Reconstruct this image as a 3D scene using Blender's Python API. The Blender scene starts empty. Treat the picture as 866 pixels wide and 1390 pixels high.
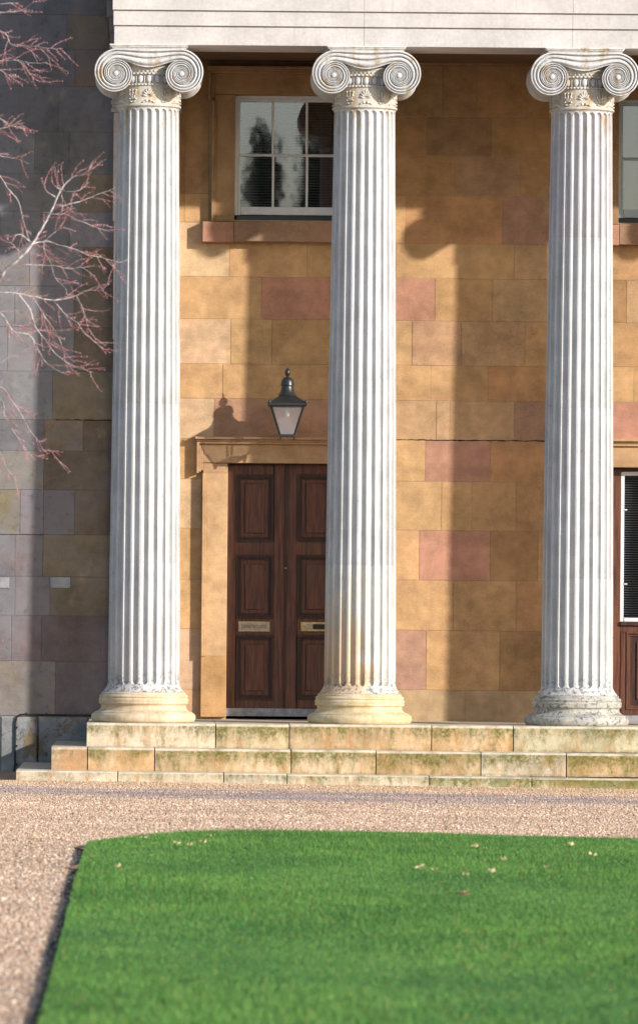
import bpy, bmesh, math, random
import numpy as np
from mathutils import Matrix, Vector
R = random.Random(7)
C = bpy.context.scene.collection
SC = bpy.context.scene

# ------------------------------------------------------------------ camera, sky, sun
XV, YH, F, H, YC, ROLL = 203.0, 853.0, 8000.0, 1.54, -62.35, 0.0085   # photo pixels (866 x 1390), metres
CR, SR = math.cos(ROLL), math.sin(ROLL)
cam_d = bpy.data.cameras.new('camera'); cam = bpy.data.objects.new('camera', cam_d); C.objects.link(cam)
cam_d.sensor_fit = 'HORIZONTAL'; cam_d.sensor_width = 36.0; cam_d.lens = 36.0*F/866
cam_d.shift_x = (433-XV)/866.0; cam_d.shift_y = (YH-695)/866.0
cam_d.clip_start = 0.5; cam_d.clip_end = 3000
cam_d.dof.use_dof = True; cam_d.dof.focus_distance = 60.3; cam_d.dof.aperture_fstop = 9.0
cam.matrix_world = Matrix(((CR, -SR, 0, 0), (0, 0, -1, YC), (SR, CR, 0, H), (0, 0, 0, 1)))
SC.camera = cam
SUN = Vector((1.22, -1.0, 0.54)).normalized()
w = bpy.data.worlds.new('World'); SC.world = w; w.use_nodes = True
nt = w.node_tree; bg = nt.nodes['Background']; sky = nt.nodes.new('ShaderNodeTexSky')
sky.sky_type = 'NISHITA'; sky.sun_disc = False
sky.sun_elevation = math.asin(SUN.z); sky.sun_rotation = math.atan2(SUN.x, SUN.y)
sky.air_density = 1.0; sky.dust_density = 1.0; sky.ozone_density = 1.0
nt.links.new(sky.outputs[0], bg.inputs[0]); bg.inputs[1].default_value = 0.15
sl = bpy.data.lights.new('sun', 'SUN'); sl.energy = 4.15; sl.angle = math.radians(0.8); sl.color = (1, 0.945, 0.87)
so = bpy.data.objects.new('sun', sl); C.objects.link(so); so.rotation_euler = SUN.to_track_quat('Z', 'Y').to_euler()
SC.view_settings.view_transform = 'Standard'; SC.view_settings.look = 'None'
SC.view_settings.exposure = 0.52; SC.view_settings.gamma = 1.0
SC.cycles.max_bounces = 8; SC.cycles.transparent_max_bounces = 12

def P(px, py, Y=0.0):                 # photo pixel -> (X, Z) on the plane at depth Y
    dx, dy = px-XV, YH-py
    s = (Y-YC)/F
    return (dx*CR-dy*SR)*s, H+(dx*SR+dy*CR)*s
def PX(px, py, Y=0.0): return P(px, py, Y)[0]
def PZ(px, py, Y=0.0): return P(px, py, Y)[1]
GS = 0.0060                           # the gravel falls slightly to the right
def GZ(x): return -GS*x if abs(x) < 40 else -GS*40*math.copysign(1, x)
def G(px, py):                        # photo pixel -> point on the gravel
    dx, dy = px-XV, YH-py
    u, v = dx*CR-dy*SR, dx*SR+dy*CR
    s = -H/(v+GS*u)
    return u*s, YC+F*s

# ------------------------------------------------------------------ materials
def srgb(r, g, b):
    f = lambda c: (c/255/12.92 if c/255 <= 0.04045 else ((c/255+0.055)/1.055)**2.4)
    return (f(r), f(g), f(b))
class NT:
    def __init__(s, name):
        s.m = bpy.data.materials.new(name); s.m.use_nodes = True; s.t = s.m.node_tree
        s.b = s.t.nodes['Principled BSDF']
        s.out = s.t.nodes['Material Output']
    def n(s, t, **k):
        x = s.t.nodes.new(t)
        for a, v in k.items(): setattr(x, a, v)
        return x
    def l(s, a, b): s.t.links.new(a, b)
    def pos(s, kind='pos'):
        if kind == 'pos': return s.n('ShaderNodeNewGeometry').outputs['Position']
        return s.n('ShaderNodeTexCoord').outputs['Object']
    def noise(s, vec, scale, detail=4, rough=0.55, stretch=None):
        x = s.n('ShaderNodeTexNoise'); x.inputs['Scale'].default_value = scale
        x.inputs['Detail'].default_value = detail; x.inputs['Roughness'].default_value = rough
        if stretch:
            mp = s.n('ShaderNodeMapping'); mp.inputs['Scale'].default_value = stretch
            s.l(vec, mp.inputs[0]); vec = mp.outputs[0]
        s.l(vec, x.inputs['Vector']); return x.outputs[0]
    def ramp(s, v, lo, hi, a=0.0, b=1.0):
        x = s.n('ShaderNodeMapRange'); x.interpolation_type = 'SMOOTHSTEP'
        s.l(v, x.inputs[0])
        for i, q in zip((1, 2, 3, 4), (lo, hi, a, b)): x.inputs[i].default_value = q
        return x.outputs[0]
    def math(s, op, a, b=None):
        x = s.n('ShaderNodeMath', operation=op)
        for i, q in enumerate((a, b)):
            if q is None: continue
            if isinstance(q, (int, float)): x.inputs[i].default_value = q
            else: s.l(q, x.inputs[i])
        return x.outputs[0]
    def mix(s, fac, a, b, mode='MIX'):
        x = s.n('ShaderNodeMix', data_type='RGBA', blend_type=mode)
        for i, q in ((0, fac), (6, a), (7, b)):
            if isinstance(q, (int, float)): x.inputs[i].default_value = q
            elif isinstance(q, tuple): x.inputs[i].default_value = (*q[:3], 1)
            else: s.l(q, x.inputs[i])
        return x.outputs[2]
    def scale(s, col, v):               # colour times a value
        return s.mix(1.0, col, s.comb(v), 'MULTIPLY')
    def comb(s, v):
        x = s.n('ShaderNodeCombineXYZ')
        for i in range(3): s.l(v, x.inputs[i])
        return x.outputs[0]
    def xyz(s, v):
        x = s.n('ShaderNodeSeparateXYZ'); s.l(v, x.inputs[0]); return x.outputs
    def bump(s, h, strength=0.3, dist=0.01):
        x = s.n('ShaderNodeBump'); x.inputs['Strength'].default_value = strength; x.inputs['Distance'].default_value = dist
        s.l(h, x.inputs['Height']); s.l(x.outputs[0], s.b.inputs['Normal'])
    def done(s, col, rough=0.8, spec=0.3):
        if isinstance(col, tuple): s.b.inputs['Base Color'].default_value = (*col, 1)
        else: s.l(col, s.b.inputs['Base Color'])
        s.b.inputs['Roughness'].default_value = rough; s.b.inputs['Specular IOR Level'].default_value = spec
        return s.m
    def objcol(s):
        o = s.n('ShaderNodeObjectInfo'); return o.outputs['Color'], o.outputs['Alpha'], o.outputs['Random']

def m_sandstone(name, grey=None, moss=False):
    t = NT(name); p = t.pos(); col, alpha, rnd = t.objcol()
    big = t.noise(p, 1.6, 3); mid = t.noise(p, 7, 5, 0.6); fine = t.noise(p, 90, 3, 0.7)
    bed = t.noise(p, 3.0, 4, 0.6, (1.2, 1, 5))
    if not moss and not grey:
        fld = t.mix(t.ramp(t.noise(p, 1.3, 5, 0.6), 0.36, 0.64), (0.40, 0.24, 0.12), (0.52, 0.315, 0.16))
        fld = t.mix(t.ramp(t.noise(p, 2.4, 5, 0.65, (1, 1, 1.5)), 0.52, 0.70, 0, 0.7), fld, (0.46, 0.235, 0.165))
        col = t.mix(t.math('MULTIPLY', alpha, 0.36), col, fld)
    v = t.math('ADD', t.ramp(big, 0.25, 0.75, 0.78, 1.16), t.ramp(mid, 0.3, 0.7, -0.13, 0.13))
    v = t.math('ADD', v, t.ramp(fine, 0.3, 0.7, -0.11, 0.11))
    v = t.math('ADD', v, t.ramp(bed, 0.35, 0.65, -0.025, 0.025))
    c = t.scale(col, v)
    c = t.mix(t.ramp(t.noise(p, 3.3, 5, 0.65), 0.50, 0.78, 0.0, 0.25), c, (0.34, 0.18, 0.10))      # iron staining
    c = t.mix(t.ramp(t.noise(p, 2.0, 6, 0.7), 0.56, 0.74, 0, 0.35), c, (0.62, 0.42, 0.22))             # pale bloom
    c = t.mix(t.ramp(t.noise(p, 1.1, 7, 0.72, (1, 1, .8)), 0.54, 0.72, 0, 0.15), c, (0.20, 0.125, 0.065))   # soot
    c = t.mix(t.ramp(t.noise(p, 5, 4, 0.6, (7, 7, .55)), 0.66, 0.78, 0, 0.5), c, (0.60, 0.48, 0.33))     # lime runs
    c = t.mix(t.ramp(t.noise(p, 46, 2), 0.70, 0.76, 0, 0.5), c, (0.10, 0.07, 0.045))                 # pits
    if grey:
        g = t.ramp(t.noise(p, 1.5, 6, 0.62), 0.36, 0.62)
        g = t.math('MULTIPLY', g, alpha)
        c = t.mix(g, c, grey)
        sp = t.ramp(t.noise(p, 9, 5, 0.7), 0.52, 0.72, 0, 0.6)
        c = t.mix(t.math('MULTIPLY', sp, alpha), c, (0.06, 0.055, 0.05))
    if moss:
        z = t.noise(p, 2.6, 6, 0.7); f2 = t.noise(p, 30, 4, 0.7)
        c = t.mix(t.ramp(t.noise(p, 1.9, 7, 0.72), 0.47, 0.66, 0, 0.6), c, (0.56, 0.47, 0.34))
        c = t.mix(t.ramp(t.noise(p, 4, 6, 0.75, (2.2, 2.2, .8)), 0.46, 0.70, 0, 0.8), c, (0.34, 0.175, 0.055))
        gz = t.xyz(t.n('ShaderNodeTexCoord').outputs['Generated'])[2]
        st = t.noise(p, 4, 7, 0.78, (1.3, 1.3, .55))
        q = t.math('ADD', t.math('MULTIPLY', st, 0.9), t.math('MULTIPLY', t.ramp(gz, 0.1, 0.95), 0.16))
        q = t.math('ADD', q, t.math('MULTIPLY', alpha, 0.16))
        k = t.math('MULTIPLY', t.ramp(q, 0.54, 0.76, 0, 1), t.ramp(alpha, 0, .3, .3, 1))
        c = t.mix(t.math('MULTIPLY', k, t.ramp(f2, 0.3, 0.62, 0.3, 1.0)), c, (0.11, 0.108, 0.026))
        c = t.mix(t.math('MULTIPLY', t.ramp(gz, 0.86, 0.93), t.ramp(t.noise(p, 7, 4), 0.3, 0.6, .35, .85)), c, (0.60, 0.53, 0.42))   # worn pale nosing
        low = t.math('MULTIPLY', t.ramp(gz, 0.0, 0.16, 1, 0), t.ramp(t.noise(p, 14, 5, 0.7), 0.42, 0.6, 0, 0.7))
        c = t.mix(low, c, (0.15, 0.11, 0.07))
        c = t.mix(t.ramp(t.noise(p, 9, 6, 0.75), 0.58, 0.72, 0, 0.55), c, (0.16, 0.11, 0.06))
        c = t.mix(t.ramp(t.noise(p, 40, 3), 0.66, 0.71, 0, 0.5), c, (0.05, 0.045, 0.03))
    rel = t.math('ADD', t.math('MULTIPLY', mid, 0.8), t.math('MULTIPLY', fine, 0.4))
    rel = t.math('ADD', rel, t.math('MULTIPLY', t.noise(p, 3, 6, 0.6, (4, 1, 14)), 0.7))
    t.bump(rel, 0.5, 0.008)
    return t.done(c, 0.88, 0.2)
M = {}
M['sandstone'] = m_sandstone('sandstone')
M['weathered'] = m_sandstone('weathered_sandstone', (0.205, 0.197, 0.212))
M['step'] = m_sandstone('step_stone', None, True)
def m_column(name, base=False):
    t = NT(name); p = t.pos(); o = t.pos('obj'); col, alpha, rnd = t.objcol()
    st = t.noise(p, 3.0, 5, 0.6, (9, 9, 0.6)); mid = t.noise(p, 5, 5, 0.6); fine = t.noise(p, 80, 3, 0.7)
    v = t.math('ADD', t.ramp(st, 0.3, 0.7, 0.86, 1.08), t.ramp(mid, 0.3, 0.7, -0.09, 0.07))
    v = t.math('ADD', v, t.ramp(fine, 0.3, 0.7, -0.05, 0.05))
    c = t.scale(col, v)
    c = t.mix(t.ramp(t.noise(p, 28, 3), 0.66, 0.73, 0, 0.35), c, (0.16, 0.15, 0.14))
    x, y, z = t.xyz(o)
    if not base:
        # rust-gold wash down the left side of a drum, amount in the object's alpha
        a = t.math('MULTIPLY', t.ramp(t.math('ADD', x, t.ramp(t.noise(p, 3, 4), 0.3, 0.7, -0.16, 0.16)), -0.10, 0.14, 1, 0), alpha)
        a = t.math('MULTIPLY', a, t.ramp(z, 0.5, 1.65, 1, 0))
        c = t.mix(t.math('MULTIPLY', a, 0.75), c, (0.56, 0.37, 0.20))
        # lichen in the foot of the flutes
        k = t.math('MULTIPLY', t.ramp(z, 0.30, 0.62, 1, 0), t.ramp(t.noise(p, 24, 5, 0.75), 0.47, 0.60))
        c = t.mix(t.math('MULTIPLY', k, 0.85), c, (0.10, 0.10, 0.10))
        k2 = t.math('MULTIPLY', t.ramp(z, 5.7, 6.3, 0, 1), t.ramp(t.noise(p, 5, 5, 0.7, (2, 2, 1)), 0.52, 0.68))
        c = t.mix(t.math('MULTIPLY', k2, 0.8), c, (0.35, 0.24, 0.11))
    else:
        k = t.math('MULTIPLY', t.ramp(t.noise(p, 26, 5, 0.75), 0.50, 0.62), alpha)
        c = t.mix(t.math('MULTIPLY', k, 0.85), c, (0.07, 0.07, 0.065))
        c = t.mix(t.ramp(t.noise(p, 6, 4, 0.6), 0.45, 0.7, 0, 0.5), c, (0.70, 0.62, 0.48))
    t.bump(t.math('ADD', t.math('MULTIPLY', mid, 0.5), t.math('MULTIPLY', fine, 0.4)), 0.3, 0.005)
    return t.done(c, 0.8, 0.25)
M['column'] = m_column('column_limestone'); M['column_base'] = m_column('column_base_stone', True)
def m_entab():
    t = NT('entablature_stone'); p = t.pos(); col, a, r = t.objcol()
    v = t.math('ADD', t.ramp(t.noise(p, 2.2, 5, 0.6), 0.3, 0.7, 0.88, 1.06), t.ramp(t.noise(p, 26, 5, 0.7), 0.3, 0.7, -0.07, 0.07))
    c = t.scale(col, v)
    c = t.mix(t.ramp(t.noise(p, 4.5, 5, 0.7), 0.52, 0.75, 0, 0.22), c, (0.56, 0.46, 0.44))
    c = t.mix(t.ramp(t.noise(p, 3, 6, 0.7, (5, 5, .5)), 0.54, 0.74, 0, 0.35), c, (0.30, 0.26, 0.24))
    c = t.mix(t.ramp(t.noise(p, 38, 3), 0.66, 0.72, 0, 0.4), c, (0.2, 0.18, 0.17))
    t.bump(t.noise(p, 60, 4, 0.7), 0.25, 0.004)
    return t.done(c, 0.8, 0.25)
M['entab'] = m_entab()
def m_render():
    t = NT('cracked_grey_render'); p = t.pos()
    c = t.mix(t.ramp(t.noise(p, 3, 6, 0.65), 0.35, 0.65), (0.20, 0.205, 0.21), (0.33, 0.33, 0.33))
    c = t.mix(t.ramp(t.noise(p, 2.2, 5, 0.7), 0.55, 0.62, 0, 0.8), c, (0.20, 0.14, 0.07))
    c = t.mix(t.ramp(t.noise(p, 22, 4, 0.7), 0.60, 0.70, 0, 0.8), c, (0.05, 0.05, 0.05))
    vo = t.n('ShaderNodeTexVoronoi', feature='DISTANCE_TO_EDGE'); vo.inputs['Scale'].default_value = 1.1
    wv = t.mix(0.35, p, t.n('ShaderNodeTexNoise').outputs[1], 'ADD'); t.l(wv, vo.inputs['Vector'])
    c = t.mix(t.ramp(vo.outputs[0], 0.003, 0.009, .6, 0), c, (0.05, 0.048, 0.045))
    t.bump(t.noise(p, 8, 6, 0.7), 0.8, 0.03)
    return t.done(c, 0.9, 0.2)
M['render'] = m_render()
def m_plain(name, col, rough=0.6, spec=0.4, var=0.12, metal=0.0, sc=14):
    t = NT(name); p = t.pos()
    v = t.math('ADD', t.ramp(t.noise(p, sc, 5, 0.65), 0.3, 0.7, 1-var, 1+var), t.ramp(t.noise(p, sc*8, 3, 0.6), 0.3, 0.7, -var*.5, var*.5))
    rgb = t.n('ShaderNodeRGB'); rgb.outputs[0].default_value = (*col, 1)
    c = t.scale(rgb.outputs[0], v)
    t.b.inputs['Metallic'].default_value = metal
    t.bump(t.noise(p, sc*5, 4, 0.6), 0.15, 0.003)
    return t.done(c, rough, spec)
M['mortar'] = m_plain('pale_mortar', (0.40, 0.30, 0.18), 0.95, 0.1)
M['mortar_grey'] = m_plain('grey_mortar', (0.13, 0.125, 0.12), 0.95, 0.1)
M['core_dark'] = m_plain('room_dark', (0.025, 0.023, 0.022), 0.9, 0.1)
M['white_paint'] = m_plain('white_window_paint', (0.66, 0.67, 0.70), 0.45, 0.4, 0.06)
M['blue_paint'] = m_plain('blue_grey_window_paint', (0.42, 0.50, 0.57), 0.45, 0.4, 0.06)
M['blind'] = m_plain('blind_slat_paint', (0.17, 0.17, 0.175), 0.5, 0.4, 0.05)
M['blind_pale'] = m_plain('pale_blind_slat_paint', (0.40, 0.40, 0.40), 0.5, 0.4, 0.05)
M['blind_grey'] = m_plain('grey_roller_blind', (0.13, 0.13, 0.135), 0.8, 0.2, 0.04)
M['black_iron'] = m_plain('black_lamp_paint', (0.022, 0.024, 0.026), 0.35, 0.5, 0.2)
M['cable'] = m_plain('black_cable', (0.02, 0.02, 0.022), 0.5, 0.4, 0.2)
M['bulb'] = m_plain('white_bulb_glass', (0.85, 0.85, 0.82), 0.3, 0.5, 0.03)
M['board'] = m_plain('weathered_grey_board', (0.27, 0.27, 0.29), 0.8, 0.3, 0.25)
M['soil'] = m_plain('dark_edge_soil', (0.035, 0.028, 0.02), 0.95, 0.1, 0.3)
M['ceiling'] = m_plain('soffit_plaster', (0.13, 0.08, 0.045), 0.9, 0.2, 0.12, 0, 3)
def m_wood():
    t = NT('mahogany_door_wood'); p = t.pos(); col, a, r = t.objcol()
    g = t.noise(p, 6, 5, 0.6, (9, 9, 0.5)); g2 = t.noise(p, 30, 4, 0.6, (8, 8, 0.6)); b = t.noise(p, 2.5, 4)
    c = t.mix(t.ramp(g, 0.3, 0.7), (0.042, 0.016, 0.011), (0.12, 0.045, 0.026))
    c = t.mix(t.ramp(b, 0.45, 0.75, 0, 0.5), c, (0.07, 0.038, 0.022))
    c = t.scale(c, t.ramp(g2, 0.3, 0.7, 0.9, 1.1)); c = t.mix(1.0, c, col, 'MULTIPLY')
    t.bump(g2, 0.2, 0.002)
    return t.done(c, 0.42, 0.4)
M['wood'] = m_wood()
def m_brass():
    t = NT('worn_brass'); p = t.pos()
    c = t.mix(t.ramp(t.noise(p, 30, 4), 0.3, 0.7), (0.50, 0.33, 0.10), (0.70, 0.58, 0.34))
    t.b.inputs['Metallic'].default_value = 0.85
    return t.done(c, 0.38)
M['brass'] = m_brass()
M['letter_metal'] = m_plain('letter_ink', (0.03, 0.02, 0.015), 0.5, 0.3)
M['plate'] = m_plain('brass_name_plate', (0.50, 0.38, 0.28), 0.35, 0.5, 0.15, 0.5)
def m_glass(name, refl=0.6, tint=(0.8, 0.82, 0.85), wave=0.5):
    t = NT(name); p = t.pos()
    gl = t.n('ShaderNodeBsdfGlossy'); gl.inputs['Roughness'].default_value = 0.02; gl.inputs['Color'].default_value = (0.92, 0.86, 0.88, 1)
    tr = t.n('ShaderNodeBsdfTransparent'); tr.inputs['Color'].default_value = (*tint, 1)
    mx = t.n('ShaderNodeMixShader'); mx.inputs[0].default_value = refl
    bp = t.n('ShaderNodeBump'); bp.inputs['Strength'].default_value = wave; bp.inputs['Distance'].default_value = 0.02
    t.l(t.noise(p, 2.6, 2), bp.inputs['Height']); t.l(bp.outputs[0], gl.inputs['Normal'])
    t.l(tr.outputs[0], mx.inputs[1]); t.l(gl.outputs[0], mx.inputs[2]); t.l(mx.outputs[0], t.out.inputs[0])
    return t.m
M['glass'] = m_glass('sash_glass', 0.13, (0.75, 0.77, 0.8), 0.018)
def m_frost():
    t = NT('milky_lantern_glass'); p = t.pos()
    d = t.n('ShaderNodeBsdfDiffuse'); d.inputs[0].default_value = (0.62, 0.60, 0.62, 1)
    tr = t.n('ShaderNodeBsdfTransparent'); tl = t.n('ShaderNodeBsdfTranslucent'); tl.inputs[0].default_value = (0.6, 0.58, 0.6, 1)
    a = t.n('ShaderNodeMixShader'); a.inputs[0].default_value = 0.5; t.l(d.outputs[0], a.inputs[1]); t.l(tl.outputs[0], a.inputs[2])
    b = t.n('ShaderNodeMixShader'); b.inputs[0].default_value = 0.6; t.l(a.outputs[0], b.inputs[1]); t.l(tr.outputs[0], b.inputs[2])
    g = t.n('ShaderNodeBsdfGlossy'); g.inputs['Roughness'].default_value = 0.08
    c = t.n('ShaderNodeMixShader'); c.inputs[0].default_value = 0.08; t.l(b.outputs[0], c.inputs[1]); t.l(g.outputs[0], c.inputs[2])
    t.l(c.outputs[0], t.out.inputs[0]); return t.m
M['frost'] = m_frost()
def m_gravel(pebble=False):
    t = NT('pebble_stone' if pebble else 'gravel_bed'); p = t.pos()
    if pebble:
        rnd = t.n('ShaderNodeNewGeometry').outputs['Random Per Island']
    else:
        vo = t.n('ShaderNodeTexVoronoi'); vo.inputs['Scale'].default_value = 80
        t.l(p, vo.inputs['Vector']); rnd = t.xyz(vo.outputs['Color'])[0]
    cr = t.n('ShaderNodeValToRGB'); t.l(rnd, cr.inputs[0]); e = cr.color_ramp.elements
    e[0].position = 0; e[0].color = (0.26, 0.18, 0.135, 1); e[1].position = 1; e[1].color = (0.80, 0.68, 0.56, 1)
    for q, c in ((0.2, (0.45, 0.295, 0.20, 1)), (0.45, (0.57, 0.39, 0.265, 1)), (0.62, (0.52, 0.38, 0.31, 1)), (0.8, (0.66, 0.48, 0.345, 1))):
        x = e.new(q); x.color = c
    c = cr.outputs[0]
    x, y, z = t.xyz(p)                     # compacted wheel tracks run along the front of the building
    wy = t.math('ADD', y, t.ramp(t.noise(p, 0.5, 4), 0.3, 0.7, -0.5, 0.5))
    wy = t.math('ADD', wy, t.math('MULTIPLY', x, 0.12))
    tr = t.math('MULTIPLY', t.ramp(wy, -9.6, -8.4), t.ramp(wy, -6.6, -5.6, 1, 0))
    tr = t.math('MULTIPLY', tr, t.ramp(t.noise(p, 1.5, 5, 0.7, (0.35, 1.6, 1)), 0.36, 0.56, 0.1, 0.95))
    c = t.mix(tr, c, (0.30, 0.24, 0.235))
    c = t.scale(c, t.ramp(t.noise(p, 0.8, 6, 0.65, (.6, 1.2, 1)), 0.3, 0.7, 0.84, 1.12))
    c = t.mix(t.math('MULTIPLY', t.ramp(wy, -6.0, -4.8), 0.35), c, (0.50, 0.34, 0.17))
    if not pebble:
        c = t.scale(c, t.ramp(t.noise(p, 6, 4), 0.3, 0.7, 0.85, 1.1))
        t.bump(vo.outputs['Distance'], 1.0, 0.02)
    return t.done(c, 0.85, 0.2)
M['pebble'] = m_gravel(True); M['gravel'] = m_gravel(False)
def m_grass(blade=True):
    t = NT('grass_blade' if blade else 'lawn_turf'); p = t.pos()
    c = t.mix(t.ramp(t.noise(p, 0.9, 5, 0.65, (0.8, 0.55, 1)), 0.36, 0.64), (0.055, 0.152, 0.030), (0.098, 0.218, 0.042))
    c = t.mix(t.ramp(t.noise(p, 3.4, 4, 0.6), 0.45, 0.75, 0, 0.45), c, (0.065, 0.19, 0.040))
    if blade:
        r = t.n('ShaderNodeNewGeometry').outputs['Random Per Island']
        c = t.scale(c, t.ramp(r, 0, 1, 0.55, 1.45))
        c = t.mix(t.ramp(t.noise(p, 1.7, 6, 0.7), 0.55, 0.72, 0, 0.35), c, (0.14, 0.21, 0.05))
        c = t.mix(t.ramp(r, 0.95, 0.975), c, (0.30, 0.27, 0.08))
        t.b.inputs['Transmission Weight'].default_value = 0.0
    return t.done(c, 0.6 if blade else 0.9, 0.25)
M['grass'] = m_grass(); M['turf'] = m_grass(False)
def m_bark(name, a, b):
    t = NT(name); p = t.pos()
    c = t.mix(t.ramp(t.noise(p, 18, 5, 0.65), 0.38, 0.62), a, b)
    c = t.mix(t.ramp(t.noise(p, 5, 3), 0.5, 0.7, 0, 0.4), c, (0.12, 0.13, 0.07))
    return t.done(c, 0.8, 0.25)
M['bark'] = m_bark('pale_lichened_bark', (0.24, 0.20, 0.20), (0.52, 0.47, 0.47))
M['twig'] = m_bark('red_budded_twig', (0.34, 0.11, 0.12), (0.50, 0.30, 0.32))
M['leaf_dry'] = m_plain('dry_leaf', (0.50, 0.42, 0.24), 0.8, 0.2, 0.3)
M['leaf_red'] = m_plain('red_brown_leaf', (0.34, 0.19, 0.14), 0.8, 0.2, 0.3)
M['evergreen'] = m_plain('evergreen_leaf', (0.022, 0.035, 0.016), 0.7, 0.2, 0.3, 0, 2)
M['trunk'] = m_plain('dark_bark', (0.06, 0.05, 0.04), 0.9, 0.1, 0.3)

# ------------------------------------------------------------------ mesh helpers
class MB:
    def __init__(s): s.v = []; s.f = []
    def add(s, vs, fs):
        o = len(s.v); s.v += [tuple(q) for q in vs]; s.f += [tuple(i+o for i in f) for f in fs]; return s
    def box(s, x0, x1, y0, y1, z0, z1):
        x0, x1 = sorted((x0, x1)); y0, y1 = sorted((y0, y1)); z0, z1 = sorted((z0, z1))
        return s.add([(x, y, z) for x in (x0, x1) for y in (y0, y1) for z in (z0, z1)],
                     [(0, 1, 3, 2), (4, 6, 7, 5), (0, 4, 5, 1), (2, 3, 7, 6), (0, 2, 6, 4), (1, 5, 7, 3)])
    def worn(s, x0, x1, y0, y1, zb, zt, zb2, zt2, q):
        """step stone with a rounded, slightly uneven worn nosing"""
        n = max(3, int((x1-x0)/.09)); rows = []
        for i in range(n+1):
            t = i/n; x = x0+(x1-x0)*t; b = zb+(zb2-zb)*t; h = zt+(zt2-zt)*t
            e = q.uniform(.016, .032)*(1.5 if i in (0, n) else 1); w = q.uniform(-.004, .004); c = .006 if i in (0, n) else 0
            rows.append([(x, y1, b), (x, y0+c, b), (x, y0+c+w*.3, h-e*1.1), (x, y0+c+e*.25, h-e*.42), (x, y0+c+e*.75, h-e*.1), (x, y0+e*1.9, h), (x, y1, h)])
        s.grid(rows); o = len(s.v)-len(rows)*7
        s.f.append(tuple(o+k for k in range(7))[::-1]); s.f.append(tuple(o+n*7+k for k in range(7))); return s
    def block(s, x0, x1, y0, y1, zb, zt, c=0.006, zb2=None, zt2=None):
        """dressed stone: chamfered front edges, front at y0; bottom/top may slope (zb..zb2)"""
        zb2 = zb if zb2 is None else zb2; zt2 = zt if zt2 is None else zt2
        vs = [(x0+c, y0, zb+c), (x1-c, y0, zb2+c), (x1-c, y0, zt2-c), (x0+c, y0, zt-c),
              (x0, y0+c, zb), (x1, y0+c, zb2), (x1, y0+c, zt2), (x0, y0+c, zt),
              (x0, y1, zb), (x1, y1, zb2), (x1, y1, zt2), (x0, y1, zt)]
        fs = [(0, 1, 2, 3)]
        for i in range(4):
            j = (i+1) % 4; fs.append((i, i+4, j+4, j)); fs.append((i+4, i+8, j+8, j+4))
        fs.append((11, 10, 9, 8))
        return s.add(vs, fs)
    def lathe(s, prof, seg=48, cx=0, cy=0, cap=True):
        n = len(prof); vs = []; fs = []
        for r, z in prof:
            for k in range(seg):
                a = 2*math.pi*k/seg; vs.append((cx+r*math.cos(a), cy+r*math.sin(a), z))
        for i in range(n-1):
            for k in range(seg):
                k2 = (k+1) % seg; fs.append((i*seg+k, i*seg+k2, (i+1)*seg+k2, (i+1)*seg+k))
        if cap:
            fs.append(tuple(range(seg-1, -1, -1))); fs.append(tuple((n-1)*seg+k for k in range(seg)))
        return s.add(vs, fs)
    def ell(s, c, rx, ry, rz, seg=7, rings=4, M3=None):
        vs = []; fs = []
        for i in range(rings+1):
            ph = math.pi*i/rings
            for k in range(seg):
                a = 2*math.pi*k/seg
                q = Vector((rx*math.sin(ph)*math.cos(a), ry*math.sin(ph)*math.sin(a), rz*math.cos(ph)))
                if M3: q = M3 @ q
                vs.append((c[0]+q.x, c[1]+q.y, c[2]+q.z))
        for i in range(rings):
            for k in range(seg):
                k2 = (k+1) % seg; fs.append((i*seg+k, (i+1)*seg+k, (i+1)*seg+k2, i*seg+k2))
        return s.add(vs, fs)
    def tube(s, pts, radii, seg=6, cap=True):
        pts = [Vector(p) for p in pts]; n = len(pts); vs = []; fs = []
        for i, p in enumerate(pts):
            d = (pts[min(i+1, n-1)]-pts[max(i-1, 0)])
            d = d.normalized() if d.length > 1e-9 else Vector((0, 0, 1))
            a = d.cross(Vector((0, 1, 0)) if abs(d.y) < 0.9 else Vector((1, 0, 0))).normalized(); b = d.cross(a)
            for k in range(seg):
                t = 2*math.pi*k/seg; q = p+(a*math.cos(t)+b*math.sin(t))*radii[i]; vs.append(tuple(q))
        for i in range(n-1):
            for k in range(seg):
                k2 = (k+1) % seg; fs.append((i*seg+k, i*seg+k2, (i+1)*seg+k2, (i+1)*seg+k))
        if cap: fs.append(tuple(range(seg-1, -1, -1))); fs.append(tuple((n-1)*seg+k for k in range(seg)))
        return s.add(vs, fs)
    def grid(s, rows, flip=False, close=False):
        n = len(rows[0]); vs = [p for r in rows for p in r]; fs = []
        for i in range(len(rows)-1):
            for k in range(n if close else n-1):
                k2 = (k+1) % n; f = (i*n+k, i*n+k2, (i+1)*n+k2, (i+1)*n+k)
                fs.append(f[::-1] if flip else f)
        return s.add(vs, fs)
    def frustum(s, c, h0, h1, z0, z1):   # square frustum, half widths h0 (at z0) and h1 (at z1)
        vs = [(c[0]+a*h, c[1]+b*h, z) for h, z in ((h0, z0), (h1, z1)) for a, b in ((-1, -1), (1, -1), (1, 1), (-1, 1))]
        return s.add(vs, [(3, 2, 1, 0), (4, 5, 6, 7)]+[(i, (i+1) % 4, (i+1) % 4+4, i+4) for i in range(4)])
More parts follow.
